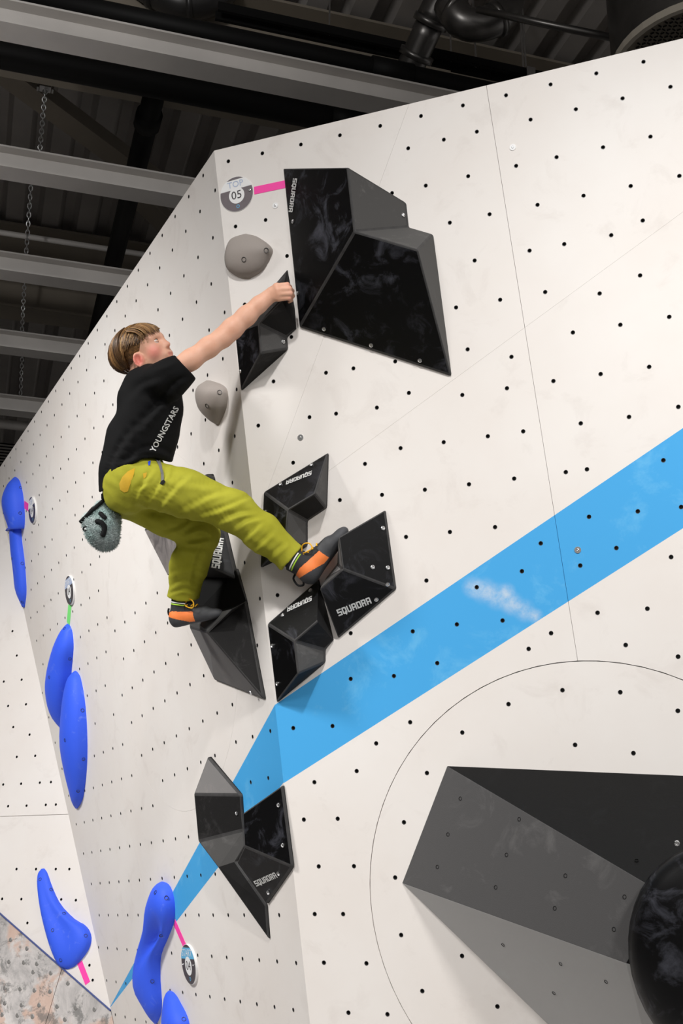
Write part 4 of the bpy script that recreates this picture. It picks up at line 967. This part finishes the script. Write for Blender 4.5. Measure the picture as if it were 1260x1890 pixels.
# eyes and brows
def ball(name, c, R_, rad, m, parent, k=20, rn=12):
    v, f = [], []
    for j in range(rn + 1):
        th = math.pi * j / rn
        for i in range(k): v.append(c + R_.T @ (np.array([math.cos(th), math.sin(th) * math.cos(2*math.pi*i/k), math.sin(th) * math.sin(2*math.pi*i/k)]) * rad))
    f = [(j * k + i, (j + 1) * k + i, (j + 1) * k + (i + 1) % k, j * k + (i + 1) % k) for j in range(rn) for i in range(k)]
    return mesh(name, v, f, m, parent, None, True)
for sgn in (1, -1):
    e = hl(.0755, sgn * .0300, .0275); gz = unit(hf * .9 + hu * .25 + hr * (.06)); ER = np.stack([gz, unit(np.cross(hu, gz)), np.cross(gz, unit(np.cross(hu, gz)))])
    eye = ball('eye', e, ER, np.array([.0132] * 3), M['eyew'], ob_body)
    ball('iris', e + gz * .0083, ER, np.array([.0052, .0066, .0066]), M['iris'], ob_body); ball('pupil', e + gz * .0107, ER, np.array([.0032, .0032, .0032]), M['pupil'], ob_body)
    mb = MB(); up = [e + ER.T @ (.0137 * np.array([math.cos(t) * math.cos(.30), math.sin(t), math.sin(.30) * math.cos(t) + .02])) for t in np.linspace(-1.0, 1.0, 9)]
    mb.tube(up, [.0005, .0011, .0014, .0015, .0015, .0015, .0014, .0011, .0005], 6); lo = [e + ER.T @ (.0132 * np.array([math.cos(t) * math.cos(-.42), math.sin(t), math.sin(-.42) * math.cos(t)])) for t in np.linspace(-1.0, 1.0, 9)]
    mb.build('upper_eyelid', M['brow'], ob_body, True); m2 = MB(); m2.tube(lo, [.0005, .0014, .0018, .002, .002, .002, .0018, .0014, .0005], 6); m2.build('lower_eyelid', M['skin'], ob_body, True)
    mb = MB(); br = [hl(.0905 - 3.2 * (t - .012) ** 2 * 3, sgn * t, .0475 + .10 * (t - .012) - 2.6 * (t - .012) ** 2) for t in np.linspace(.010, .044, 8)]; mb.tube(br, [.0015, .0022, .0026, .0026, .0024, .002, .0016, .0008], 6); mb.build('eyebrow', M['brow'], ob_body, True)

# ------------------------------------------------------------------ hair: a soft cap, short sides, and falling strands
def hairmat():
    m, ns, ls, b = newmat('blond_brown_hair'); oi = ns.new('ShaderNodeAttribute'); oi.attribute_name = 'tone'
    ls.new(ramp(ns, ls, oi.outputs['Fac'], [(0, srgb(62, 44, 28)), (.35, srgb(112, 80, 48)), (.7, srgb(164, 122, 74)), (1, srgb(206, 168, 112))]), b.inputs['Base Color'])
    b.inputs['Roughness'].default_value = .42; b.inputs['Specular IOR Level'].default_value = .5; b.inputs['Anisotropic'].default_value = .5; return m
M['hair'] = hairmat()
hv = Vol(np.min([hl(x, y, z) for x in (-.15, .13) for y in (-.11, .11) for z in (-.09, .16)], axis=0), np.max([hl(x, y, z) for x in (-.15, .13) for y in (-.11, .11) for z in (-.09, .16)], axis=0), .004)
hc, hrad = np.array([-.020, 0, .046]), np.array([.110, .083, .088])
def loc_h(P): q = (P - HO); return np.stack([q @ hf, q @ hr, q @ hu], -1)
def zb(x):  # lower edge of the long hair along the side of the head
    return np.interp(x, [-.14, -.10, -.07, -.035, .0, .04, .075, .10], [-.078, -.066, -.010, .052, .062, .056, .056, .070])
def zs(x):  # lower edge of the clipped sides
    return np.interp(x, [-.14, -.08, -.04, -.02, .02, .035, .045], [-.07, -.07, -.05, -.03, .006, .014, .05])
hv.ell(hl(*hc), HR, hrad * .985, .005)
hv.half(lambda P: (lambda q: np.minimum(zb(q[..., 0]) + .006 - q[..., 2], .05))(loc_h(P)), .006)
hv.half(lambda P: (lambda q: np.minimum(np.minimum(q[..., 0] - .070, .064 - q[..., 2] + .0), .05))(loc_h(P)), .006)
hv2 = Vol(hv.lo, hv.lo + hv.n * hv.h, .004)
hv2.ell(hl(-.009, 0, .046), HR, (.0965, .0755, .083), .005)
hv2.half(lambda P: (lambda q: np.minimum(zs(q[..., 0]) - q[..., 2], .05))(loc_h(P)), .004)
hv2.half(lambda P: (lambda q: np.minimum(q[..., 0] - .040, .05))(loc_h(P)), .004)
Vh, Fh = hv.mesh(); Vh2, Fh2 = hv2.mesh()
HVv, HVf, tone = [Vh, Vh2], [Fh, Fh2 + len(Vh)], [np.full(len(Vh), .12), np.clip(rng.normal(.36, .16, len(Vh2)), 0, 1)]
nv = len(Vh) + len(Vh2)
def strand(path, r0, tn):
    global nv
    path = np.array(path); n = len(path); k = 5; V = []
    t_ = np.gradient(path, axis=0); t_ /= np.linalg.norm(t_, axis=1, keepdims=True) + 1e-9
    cen = hl(*hc); out = path - cen; out /= np.linalg.norm(out, axis=1, keepdims=True); sd = np.cross(t_, out); sd /= np.linalg.norm(sd, axis=1, keepdims=True) + 1e-9; out = np.cross(sd, t_)
    for i in range(n):
        u = i / (n - 1); r = r0 * (1 - .85 * u ** 2.2) * (.55 + .45 * min(1, u * 5))
        for j in range(k): a = 2 * math.pi * j / k; V.append(path[i] + r * (1.5 * math.cos(a) * sd[i] + .6 * math.sin(a) * out[i]))
    F_ = [(i * k + j, i * k + (j + 1) % k, (i + 1) * k + (j + 1) % k, (i + 1) * k + j) for i in range(n - 1) for j in range(k)]
    HVv.append(np.array(V)); HVf.append(np.array(F_) + nv); tone.append(np.full(len(V), tn)); nv += len(V)
for sgn in (1, -1):
    for i in range(620 if sgn > 0 else 260):
        x0 = rng.uniform(-.085, .088); end_jit = rng.normal(0, .010); drift = .018 + .03 * rng.random() + (.02 if x0 < 0 else 0); lift = 1.0 + .05 * rng.random(); y0 = rng.normal(-.022, .006) * sgn if sgn > 0 else rng.normal(-.024, .005); pts = []
        for u in np.linspace(0, 1, 9):
            x = x0 - drift * u ** 1.6
            kk = math.sqrt(max(1 - ((x - hc[0]) / (hrad[0] * 1.03)) ** 2, .02)); zend = zb(x) + end_jit; ztop = hc[2] + hrad[2] * kk * lift
            cph = np.clip((zend - hc[2]) / max(hrad[2] * kk * lift, .01), -.8, .98); ph = math.acos(cph) * u
            rr = lift + (.05 * u * u)
            pts.append(hl(x, y0 * (1 - u) + sgn * hrad[1] * kk * rr * math.sin(ph), hc[2] + hrad[2] * kk * lift * math.cos(ph)))
        strand(pts, rng.uniform(.0012, .0026), float(np.clip(.42 + .26 * math.sin(x0 * 170 + 1.2 * sgn) + rng.normal(0, .17), 0, 1)))
for i in range(620):              # back of the head, falling to the nape
    yaw = rng.uniform(-1.35, 1.35); lift = 1.0 + .06 * rng.random(); el1 = rng.normal(-.92, .10) + .28 * abs(yaw); pts = []
    for u in np.linspace(0, 1, 9):
        el = 1.35 + (el1 - 1.35) * u; ce = math.cos(el); rr = lift * (1 + .08 * u)
        pts.append(hl(hc[0] - hrad[0] * rr * ce * math.cos(yaw) - .012 * u, hrad[1] * rr * ce * math.sin(yaw), hc[2] + hrad[2] * lift * math.sin(el)))
    strand(pts, rng.uniform(.0012, .0026), float(np.clip(.40 + .26 * math.sin(yaw * 9) + rng.normal(0, .14), 0, 1)))
for i in range(150):              # fringe swept over the forehead
    y0 = rng.uniform(-.06, .066); lift = 1 + .04 * rng.random(); z1 = rng.normal(.062, .006) - .14 * max(y0 - .02, 0); pts = []
    for u in np.linspace(0, 1, 8):
        z = .118 + (z1 - .118) * u ** 1.2; kk = math.sqrt(max(1 - ((z - hc[2]) / (hrad[2] * 1.06)) ** 2 - (y0 / .088) ** 2, .03))
        pts.append(hl(hc[0] + hrad[0] * (.97 + .07 * u) * lift * kk, y0 + .02 * u, z))
    strand(pts, rng.uniform(.0011, .0022), float(np.clip(rng.normal(.45, .2), 0, 1)))
ob_hair = npmesh('hair', np.concatenate(HVv), np.concatenate(HVf), M['hair'], person)
at_ = ob_hair.data.attributes.new('tone', 'FLOAT', 'POINT'); at_.data.foreach_set('value', np.concatenate(tone).astype(np.float32))

# ------------------------------------------------------------------ t-shirt
def bounds(pts, pad): return np.min(pts, axis=0) - pad, np.max(pts, axis=0) + pad
sh = Vol(*bounds([J(180, 640, 4.3), J(375, 640, 4.9), J(180, 930, 4.3), J(375, 930, 4.9), J(180, 640, 4.9), J(375, 930, 4.3)], .02), .0045)
T0 = [(287, 722, 4.625, .100), (280, 752, 4.62, .115), (271, 790, 4.615, .121), (259, 830, 4.61, .122), (248, 870, 4.605, .122), (241, 925, 4.60, .122)]
sh.chain([J(*t[:3]) for t in T0], [t[3] for t in T0], .03)
sh.cone(J(262, 706, 4.62), J(300, 700, 4.52), .058, .060, .04); sh.cone(J(285, 716, 4.60), J(286, 716, 4.76), .072, .062, .04)
sh.cone(J(255, 715, 4.63), J(247, 735, 4.62), .05, .06, .04); sh.cone(J(242, 717, 4.60), J(248, 712, 4.58), .014, .016, .012)
sa, sb_ = J(300, 699, 4.51), J(349, 670, 4.51)
sh.chain([sa, J(320, 689, 4.50), sb_], [.062, .055, .050], .03)
sh.chain([J(318, 716, 4.52), J(345, 695, 4.515)], [.045, .026], .035)
# the back of the shirt hangs away from the spine
sh.cone(J(222, 800, 4.60), J(203, 890, 4.60), .05, .032, .04); sh.cone(J(203, 880, 4.60), J(196, 908, 4.60), .03, .018, .02)
axs = unit(sb_ - sa)
sh.half(lambda P: (P - J(337, 671, 4.50)) @ axs * 1.0 - .0 - .012 * np.clip(((P - J(337, 671, 4.50)) @ -UP) / .05, -1, 2), .003)
def hem(P):
    q = P - CAM; d = q @ FW; x = 630 + FPX * (q @ RT) / d; y = 945 - FPX * (q @ UP) / d
    return (y - np.interp(x, [150, 186, 196, 205, 222, 240, 258, 285, 312, 340], [912, 908, 903, 876, 864, 857, 846, 845, 852, 852])) / 476
sh.half(hem, .003)
sh.cone(J(333, 677, 4.51), J(368, 655, 4.52), .042, .044, .003, 'cut')
sh.chain([hl(-.025, 0, -.10), hl(-.020, 0, -.05), hl(-.01, 0, -.0)], [.054, .060, .075], .004, mode='cut')
Vs, Fs = sh.mesh(); Vs = relax(Vs, Fs, 2, .5); Ns = normals(Vs, Fs)
a1 = unit(J(360, 800, 4.6) - J(250, 720, 4.6)); a2 = unit(J(330, 690, 4.6) - J(215, 850, 4.6)); a3 = unit(J(250, 850, 4.6) - J(250, 780, 4.6))
pxs = topix(Vs); low = np.clip((pxs[:, 1] - 740) / 120, 0, 1)
def folds(px, lines):
    out = np.zeros(len(px))
    for (pts, sg, am) in lines:
        P = spline(pts, 14); d = px[:, None, :2] - P[None]; dd = np.hypot(d[..., 0], d[..., 1]); i = dd.argmin(1); t = np.gradient(P, axis=0)[i]; t /= np.linalg.norm(t, axis=1, keepdims=True)
        q = d[np.arange(len(px)), i]; sd = t[:, 0] * q[:, 1] - t[:, 1] * q[:, 0]; al = np.abs((q * t).sum(1)); w_ = np.exp(-(al / (sg * 1.2)) ** 2) * np.sin(np.pi * np.clip((i + .6) / 14.2, 0, 1)) ** .6
        out += am * w_ * (np.exp(-((sd - sg * .8) / sg) ** 2) - 1.1 * np.exp(-((sd + sg * .8) / sg) ** 2))
    return out
front = (Ns @ TO > -.2)
Vs = Vs + Ns * (front * folds(pxs, [([(203,885),(232,815),(290,752),(335,705)], 8, .0075), ([(194,900),(208,850),(228,812)], 6, .006), ([(258,800),(285,760),(312,735)], 7, .005), ([(232,852),(262,832),(290,830),(315,842)], 6, .006), ([(222,856),(250,846),(275,842)], 5, .004), ([(240,735),(262,712),(300,700)], 7, .005), ([(300,735),(322,712),(345,698)], 5, .005), ([(282,680),(300,676),(325,664)], 5, .004), ([(246,790),(252,820),(262,845)], 7, .004)]) + wave(Vs, [(a1, .4, 9, .0012, a2, 3)]))[:, None]
ob_shirt = npmesh('t_shirt', Vs, Fs, M['shirt'], person)
bv_s = BVHTree.FromPolygons([Vector(v) for v in Vs], [tuple(f) for f in Fs])
def wrap(name, bv, pts2, tris, off, m, parent):
    """lay a flat cut-out (given by where it sits in view) onto a cloth surface, a little proud of it"""
    v, ok = [], True
    for (x, y) in pts2:
        h = bv.ray_cast(Vector(CAM), Vector(ray(x, y)))
        if h[0] is None: h = bv.find_nearest(Vector(at(x, y, 4.55)))
        P, nn = np.array(h[0]), np.array(h[1]); nn = nn if nn @ TO > 0 else -nn; v.append(P + nn * off * .5 + TO * off * .5)
    return mesh(name, v, tris, m, parent, None, True)
def text_wrap(bv, s, p0, p1, hgt, m, parent, name='lettering'):
    cu = bpy.data.curves.new('t', 'FONT'); cu.body = s; cu.size = 1; cu.offset = .018; cu.resolution_u = 2; o = bpy.data.objects.new('t', cu); COL.objects.link(o); bpy.context.view_layer.update()
    me = bpy.data.meshes.new_from_object(o.evaluated_get(bpy.context.evaluated_depsgraph_get())); bpy.data.objects.remove(o)
    b = bmesh.new(); b.from_mesh(me); bmesh.ops.triangulate(b, faces=b.faces); bmesh.ops.subdivide_edges(b, edges=[e for e in b.edges if e.calc_length() > .15], cuts=2); bmesh.ops.triangulate(b, faces=b.faces)
    xs = [v.co.x for v in b.verts]; x0, x1 = min(xs), max(xs); p0, p1 = np.array(p0, float), np.array(p1, float); L = np.linalg.norm(p1 - p0); d = (p1 - p0) / L; n = np.array([d[1], -d[0]])
    P2 = [p0 + d * L * (v.co.x - x0) / (x1 - x0) + n * hgt * v.co.y for v in b.verts]; b.verts.index_update(); T_ = [tuple(v.index for v in f.verts) for f in b.faces]; b.free()
    return wrap(name, bv, P2, T_, .0025, m, parent)
tag(text_wrap(bv_s, 'YOUNGSTARS', (285, 836), (330, 754), 15, M['letter'], ob_shirt), label='pale lettering YOUNGSTARS up the front')
# rolled collar band around the neck
mb = MB(); cc = hl(-.026, 0, -.078); ex, ey = unit(hf + hu * .25), hr
ring = [cc + .066 * (math.cos(t) * ex * 1.05 + math.sin(t) * ey) for t in np.linspace(0, 2 * math.pi, 33)]; mb.tube(ring, .009, 8, cap=False); mb.build('collar', M['shirt'], ob_shirt, True)

# ------------------------------------------------------------------ trousers
tv = Vol(*bounds([J(185, 835, 4.35), J(560, 835, 4.95), J(185, 1110, 4.35), J(560, 1110, 4.95), J(185, 835, 4.95), J(560, 1110, 4.35)], .02), .0045)
tv.cone(J(262, 868, 4.60), J(243, 893, 4.60), .088, .102, .04); tv.cone(J(243, 893, 4.58), J(240, 905, 4.66), .098, .095, .04); tv.cone(J(228, 912, 4.56), J(228, 914, 4.66), .066, .066, .04)
tv.chain(RLEG, [.096, .089, .075, .068, .056], .03); tv.chain([RLEG[-1], J(556, 1047, 4.50)], [.056, .056], .02)
tv.chain(LLEG, [.096, .083, .073], .03); tv.chain(LSH, [.074, .074, .060], .025); tv.chain([LSH[-1], J(333, 1125, 4.815)], [.060, .058], .02)
ra = unit(RLEG[-1] - RLEG[-2]); tv.half(lambda P: np.where((P - J(470, 970, 4.5)) @ ra > 0, (P - J(538, 1031, 4.50)) @ ra, -.05), .004)
la_ = unit(LSH[-1] - LSH[-2]); tv.half(lambda P: np.where((P - J(348, 1055, 4.78)) @ la_ > 0, (P - J(336, 1103, 4.80)) @ la_ + .12 * ((P - J(336, 1103, 4.80)) @ RT), -.05), .004)
tv.half(lambda P: (838 - topix(P.reshape(-1, 3))[:, 1].reshape(P.shape[:-1])) / 476, .004)
tv.cone(J(515, 1011, 4.50), J(560, 1051, 4.50), .050, .050, .003, 'cut'); tv.cone(J(338, 1085, 4.80), J(332, 1130, 4.81), .053, .054, .003, 'cut')
def fold(p, q, r, k=.018, mid=None):
    pts = [J(*p), J(*mid), J(*q)] if mid else [J(*p), J(*q)]; rr = [r * .5, r, r * .4] if mid else [r, r * .5]; tv.chain(pts, rr, k)
Vt, Ft = tv.mesh(); Vt = relax(Vt, Ft, 2, .5); Nt = normals(Vt, Ft); pxt = topix(Vt)
lg = unit(RLEG[2] - RLEG[0]); up_l = unit(np.cross(lg, TO)); dg_ = unit(lg * .75 + up_l * .66); dg2 = unit(lg * .55 - up_l * .83)
def bl(x0, y0, s_): return np.exp(-((pxt[:, 0] - x0) ** 2 + (pxt[:, 1] - y0) ** 2) / (2 * s_ * s_))
disp = (Nt @ TO > -.2) * folds(pxt, [([(246,930),(266,892),(284,868)], 5, .005), ([(262,940),(298,892),(312,862)], 5, .0055), ([(285,948),(325,902),(347,880)], 5.5, .005), ([(252,905),(275,893)], 4, .004), ([(325,950),(385,918),(430,905)], 6, .005), ([(365,955),(418,937),(458,920)], 5, .006), ([(398,968),(440,950),(472,946)], 5, .006), ([(428,980),(456,962),(484,956)], 5, .0055), ([(447,1000),(482,968)], 5, .005), ([(470,1016),(503,984)], 5, .005), ([(494,1034),(528,1004)], 5, .005), ([(300,880),(350,895),(400,900)], 7, .004), ([(220,925),(262,948),(310,955)], 7, .004),
    ([(338,985),(372,974),(396,984)], 5, .006), ([(342,1003),(385,996)], 4.5, .006), ([(328,1014),(382,1018)], 5, .005), ([(314,1062),(350,1048),(380,1058)], 5, .005), ([(310,1088),(340,1074),(370,1086)], 4.5, .005), ([(312,1098),(340,1090),(362,1096)], 3.5, .004), ([(300,985),(330,975),(352,960)], 5, .005), ([(375,1000),(360,1040),(352,1085)], 6, .004)])
disp += wave(Vt, [(dg_, 2, 9, .0011, dg2, 3), (dg2, 1, 21, .0008, dg_, 6)])
Vt = Vt + Nt * disp[:, None]
ob_tr = npmesh('trousers', Vt, Ft, M['trouser'], person)
bv_t = BVHTree.FromPolygons([Vector(v) for v in Vt], [tuple(f) for f in Ft])
def patch(name, bv, poly, m, parent, off=.002, step=4):
    poly = [np.array(p, float) for p in poly]; v = [Vector(p) for p in poly]; e = [(i, (i + 1) % len(poly)) for i in range(len(poly))]
    lo, hi = np.min(poly, axis=0), np.max(poly, axis=0)
    for x in np.arange(lo[0], hi[0], step):
        for y in np.arange(lo[1], hi[1], step):
            if inside(poly, (x, y)) and edgedist(poly, np.array([x, y])) > step * .4: v.append(Vector((x, y)))
    V_, _, F_, *_ = geometry.delaunay_2d_cdt(v, e, [], 0, 1e-5); T_ = [tuple(f) for f in F_ if inside(poly, np.mean([V_[i] for i in f], axis=0))]
    return wrap(name, bv, [tuple(q) for q in V_], T_, off, m, parent)
patch('pocket', bv_t, [(220,893),(226,880),(236,870),(249,864),(247,876),(240,896),(236,907),(229,909),(222,904)], M['pocket'], ob_tr)
patch('pocket', bv_t, [(264,874),(271,872),(270,880),(265,884)], M['pocket'], ob_tr)
tag(patch('drawstring', bv_t, [(286,846),(292,843),(298,858),(302,874),(303,888),(298,890),(297,875),(293,860)], M['strap'], ob_tr, .004, 3), label='grey drawstring tab')
patch('drawstring_end', bv_t, [(297,889),(303,886),(306,889),(302,895),(296,894)], M['black'], ob_tr, .006, 3)
patch('cord_lock', bv_t, [(273,853),(278,851),(277,859),(274,860)], M['bluebit'], ob_tr, .005, 3)

# ------------------------------------------------------------------ climbing shoes
def shoe(name, origin, toe_dir, up_dir, scale, ankle, label, loop=True):
    f = unit(toe_dir); u = unit(np.asarray(up_dir) - f * (np.asarray(up_dir) @ f)); y = np.cross(f, u); y = y if y @ TO > 0 else -y
    B_ = np.stack([f, y, u]); P_ = lambda a, b, c: origin + scale * (a * f + b * y + c * u)
    cs = [P_(a, b, c) for a in (-.03, .26) for b in (-.065, .065) for c in (-.02, .17)]; v = Vol(*bounds(cs, .01), .0024); q0 = P_(.044, 0, .050); ak = unit(ankle - q0)
    S_ = scale
    v.ell(P_(.036, 0, .036), B_, np.array([.042, .035, .042]) * S_, .01); v.cone(P_(.045, 0, .036), P_(.150, .002, .026), .036 * S_, .034 * S_, .02, flat=(1.0, y))
    v.ell(P_(.182, .004, .020), B_, np.array([.052, .041, .026]) * S_, .02); v.cone(P_(.075, 0, .055), P_(.150, 0, .038), .027 * S_, .022 * S_, .02)
    v.cone(q0, q0 + ak * .068 * S_, .041 * S_, .044 * S_, .015)
    v.half(lambda Q: -((Q - origin) @ u) + .000, .008); v.half(lambda Q: np.where((Q - P_(.105, 0, .05)) @ f < 0, ((Q - q0) @ ak) - .064 * S_, -.05), .004); v.cone(q0 + ak * .055 * S_, q0 + ak * .12, .038 * S_, .039 * S_, .003, 'cut')
    V, F_ = v.mesh(); V = relax(V, F_, 1, .5); c = V[F_].mean(1) - origin; a, b, h = c @ f / S_, c @ y / S_, c @ u / S_
    reg = np.full(len(F_), 0)                                               # 0 upper, 1 rubber, 2 coloured panel
    reg[(a > .118) & (h < .060) | (h < .012 + .004 * np.sin(a * 40))] = 1
    reg[(h < .052 - .45 * a) & (a < .09)] = 1
    reg[(reg == 0) & (a > -.02) & (a < .125) & (h < .068 - .22 * np.maximum(a - .03, 0)) & (b > -.05)] = 2
    root = empty(name, origin, person)
    for r, nm, m in ((0, 'upper', M['suede']), (1, 'rubber_sole', M['rubber']), (2, 'side_panel', M['orange'])):
        FF = F_[reg == r]; us, inv = np.unique(FF, return_inverse=True); npmesh(nm, V[us], inv.reshape(FF.shape), m, root)
    bv = BVHTree.FromPolygons([Vector(q) for q in V], [tuple(q) for q in F_])
    def surf(a, b, h_, off=.003):
        q = bv.find_nearest(Vector(P_(a, b, h_))); return np.array(q[0]) + unit(P_(a, b, h_) - P_(a, 0, .02)) * off
    mb = MB()
    for k in range(4):
        x = .072 + .018 * k; mb.tube([surf(x, -.02, .085 - .3 * (x - .06)), surf(x + .004, 0, .095 - .3 * (x - .06), .005), surf(x, .02, .085 - .3 * (x - .06))], .0026, 6)
    c0 = surf(.075, .012, .088, .006); s = y * .014 + u * .004
    mb.tube(spline([c0, c0 + f * .03 + u * .014 + y * .010, c0 + f * .052 + y * .026 - u * .004, c0 + f * .044 + y * .028 - u * .024, c0 + f * .018 + y * .022 - u * .014, c0], 20), .0026, 6)
    mb.tube(spline([c0, c0 - f * .004 + u * .028 + y * .008, c0 + f * .006 + u * .050 + y * .006], 8), .0024, 6); mb.tube(spline([c0, c0 - f * .012 + y * .010 - u * .01, c0 - f * .014 + y * .016 - u * .030], 8), .0024, 6)
    mb.build('lace', M['lace'], root, True)
    mb = MB(); mb.tube(spline([P_(-.002, -.004, .085), P_(-.005, 0, .075), P_(-.005, .002, .065), P_(-.004, .004, .058)] if not loop else [P_(-.002, -.004, .075), P_(-.018, -.002, .070), P_(-.026, 0, .045), P_(-.014, .003, .030), P_(-.004, .004, .036)], 14), .0042, 8); mb.build('pull_loop', M['black'], root, True)
    for hz, m in ((.100, M['white']), (.092, M['lime'])):
        mb = MB(); af = unit(f - ak * (f @ ak)); arc = [q0 + ak * (hz - .05) * S_ + S_ * .0438 * (math.cos(t) * af + math.sin(t) * y) for t in np.linspace(.8, 2.4, 9)]; mb.tube(arc, .0028, 6); mb.build('trim', m, root, True)
    sk = MB(); sk.tube([q0 + ak * .04, q0 + ak * .066 * S_, q0 + ak * .082], [.036 * S_, .038 * S_, .036 * S_], 16); sk.build('sock', M['sock'], root, True)
    return tag(root, label=label), P_
ro = J(577, 1083, 4.485); shoe('climbing_shoe', ro, J(640, 992, 4.465) - ro, J(535, 1030, 4.50) - ro + UP * .05, 1.10, J(536, 1029, 4.50), 'shoe with orange side panel and yellow laces on the outstretched leg')
lo_ = J(319, 1160, 4.80); shoe('climbing_shoe', lo_, J(408, 1140, 4.74) - lo_, UP * 1.0 + RT * .1, .97, J(337, 1098, 4.80), 'shoe with orange side panel on the bent lower leg', loop=False)

# ------------------------------------------------------------------ chalk bag hanging from the belt
def bagmat():
    m, ns, ls, b = newmat('grey_green_plush'); f = noise(ns, ls, 60, 5, .7); f2 = noise(ns, ls, 9, 3)
    c = mixrgb(ns, ls, ramp(ns, ls, f2, [(.4, g(0)), (.65, g(.7))]), ramp(ns, ls, f, [(.3, srgb(130, 140, 140)), (.7, srgb(196, 205, 203))]), srgb(168, 198, 194))
    ls.new(c, b.inputs['Base Color']); b.inputs['Roughness'].default_value = .95; b.inputs['Specular IOR Level'].default_value = .1; return m
M['plush'] = bagmat()
bag = tag(empty('chalk_bag', J(185, 1012, 4.60)), 'fuzzy grey-green chalk bag with black trim hanging behind the boy', 'chalk bag')
bgv = Vol(*bounds([J(135, 900, 4.5), J(235, 1030, 4.72)], .04), .005)
bgv.chain([J(188, 938, 4.60), J(196, 962, 4.60), J(196, 988, 4.60)], [.026, .046, .044], .03); bgv.chain([J(166, 962, 4.60), J(184, 978, 4.60), J(194, 994, 4.60)], [.030, .050, .044], .03)
bgv.half(lambda P: (P - J(170, 940, 4.60)) @ unit(-RT * .56 * 1.0 + UP * .83) - .012, .006)
Vg, Fg = bgv.mesh(); Vg = relax(Vg, Fg, 2); Ng = normals(Vg, Fg)
fv, ff = [Vg], [Fg]; nb = len(Vg)
sel = rng.choice(len(Vg), min(5200, len(Vg)), replace=False)
tuft, tf = [], []
for i in sel:
    p, n_ = Vg[i], Ng[i]; d = unit(n_ + rng.normal(0, .5, 3)); s_ = unit(np.cross(d, rng.normal(0, 1, 3))) * .0016; t2 = np.cross(d, s_) ; k = nb + len(tuft)
    tuft += [p + s_, p - s_ * .5 + t2, p - s_ * .5 - t2, p + d * rng.uniform(.006, .014)]; tf += [(k, k + 1, k + 3, k + 3), (k + 1, k + 2, k + 3, k + 3), (k + 2, k, k + 3, k + 3)]
me = bpy.data.meshes.new('pouch'); me.from_pydata([tuple(v) for v in np.vstack([Vg, np.array(tuft)])], [], [tuple(map(int, f)) for f in Fg] + [f[:3] for f in tf]); me.materials.append(M['plush'])
me.polygons.foreach_set('use_smooth', [True] * len(me.polygons)); me.update(); link(bpy.data.objects.new('pouch', me), bag)
bv_g = BVHTree.FromPolygons([Vector(v) for v in Vg], [tuple(f) for f in Fg])
def onbag(x, y, off=.004):
    h = bv_g.ray_cast(Vector(CAM), Vector(ray(x, y)));
    if h[0] is None: h = bv_g.find_nearest(Vector(at(x, y, 4.55)))
    return np.array(h[0]) + TO * off
mb = MB(); mb.tube([J(148, 964, 4.58), J(170, 942, 4.565), J(194, 921, 4.575)], .0075, 8); mb.tube([J(150, 962, 4.62), J(172, 938, 4.645), J(194, 921, 4.625)], .0075, 8); mb.build('rim', M['black'], bag, True)
mb = MB(); mb.tube(spline([onbag(176, 962), onbag(186, 964), onbag(193, 972), onbag(192, 982), onbag(189, 990)], 14), [.006] + [.0105] * 12 + [.008], 8); mb.build('felt_trunk', M['black'], bag, True)
mb = MB(); mb.tube(spline([onbag(184, 946), onbag(190, 952), onbag(196, 958)], 8), [.006] + [.009] * 6 + [.007], 8); mb.build('felt_patch', M['black'], bag, True)
mb = MB(); cc = onbag(158, 976); mb.tube([cc + .0085 * (math.cos(t) * RT + math.sin(t) * UP) for t in np.linspace(0, 2*math.pi, 13)], .0032, 6, cap=False); mb.build('eyelet', M['black'], bag, True); ball('eyelet_button', cc, np.stack([TO, RT, UP]), np.array([.003, .005, .005]), M['white'], bag)
mb = MB(); mb.tube(spline([J(200, 872, 4.56), J(196, 895, 4.555), J(192, 912, 4.565), J(194, 924, 4.575)], 10), [.008] * 10, 6); mb.build('belt_strap', M['black'], bag, True)
mb = MB(); mb.box(J(191, 916, 4.565), RT * .009, TO * .005, UP * .011); bevel(mb.build('buckle', M['black'], bag), .003)
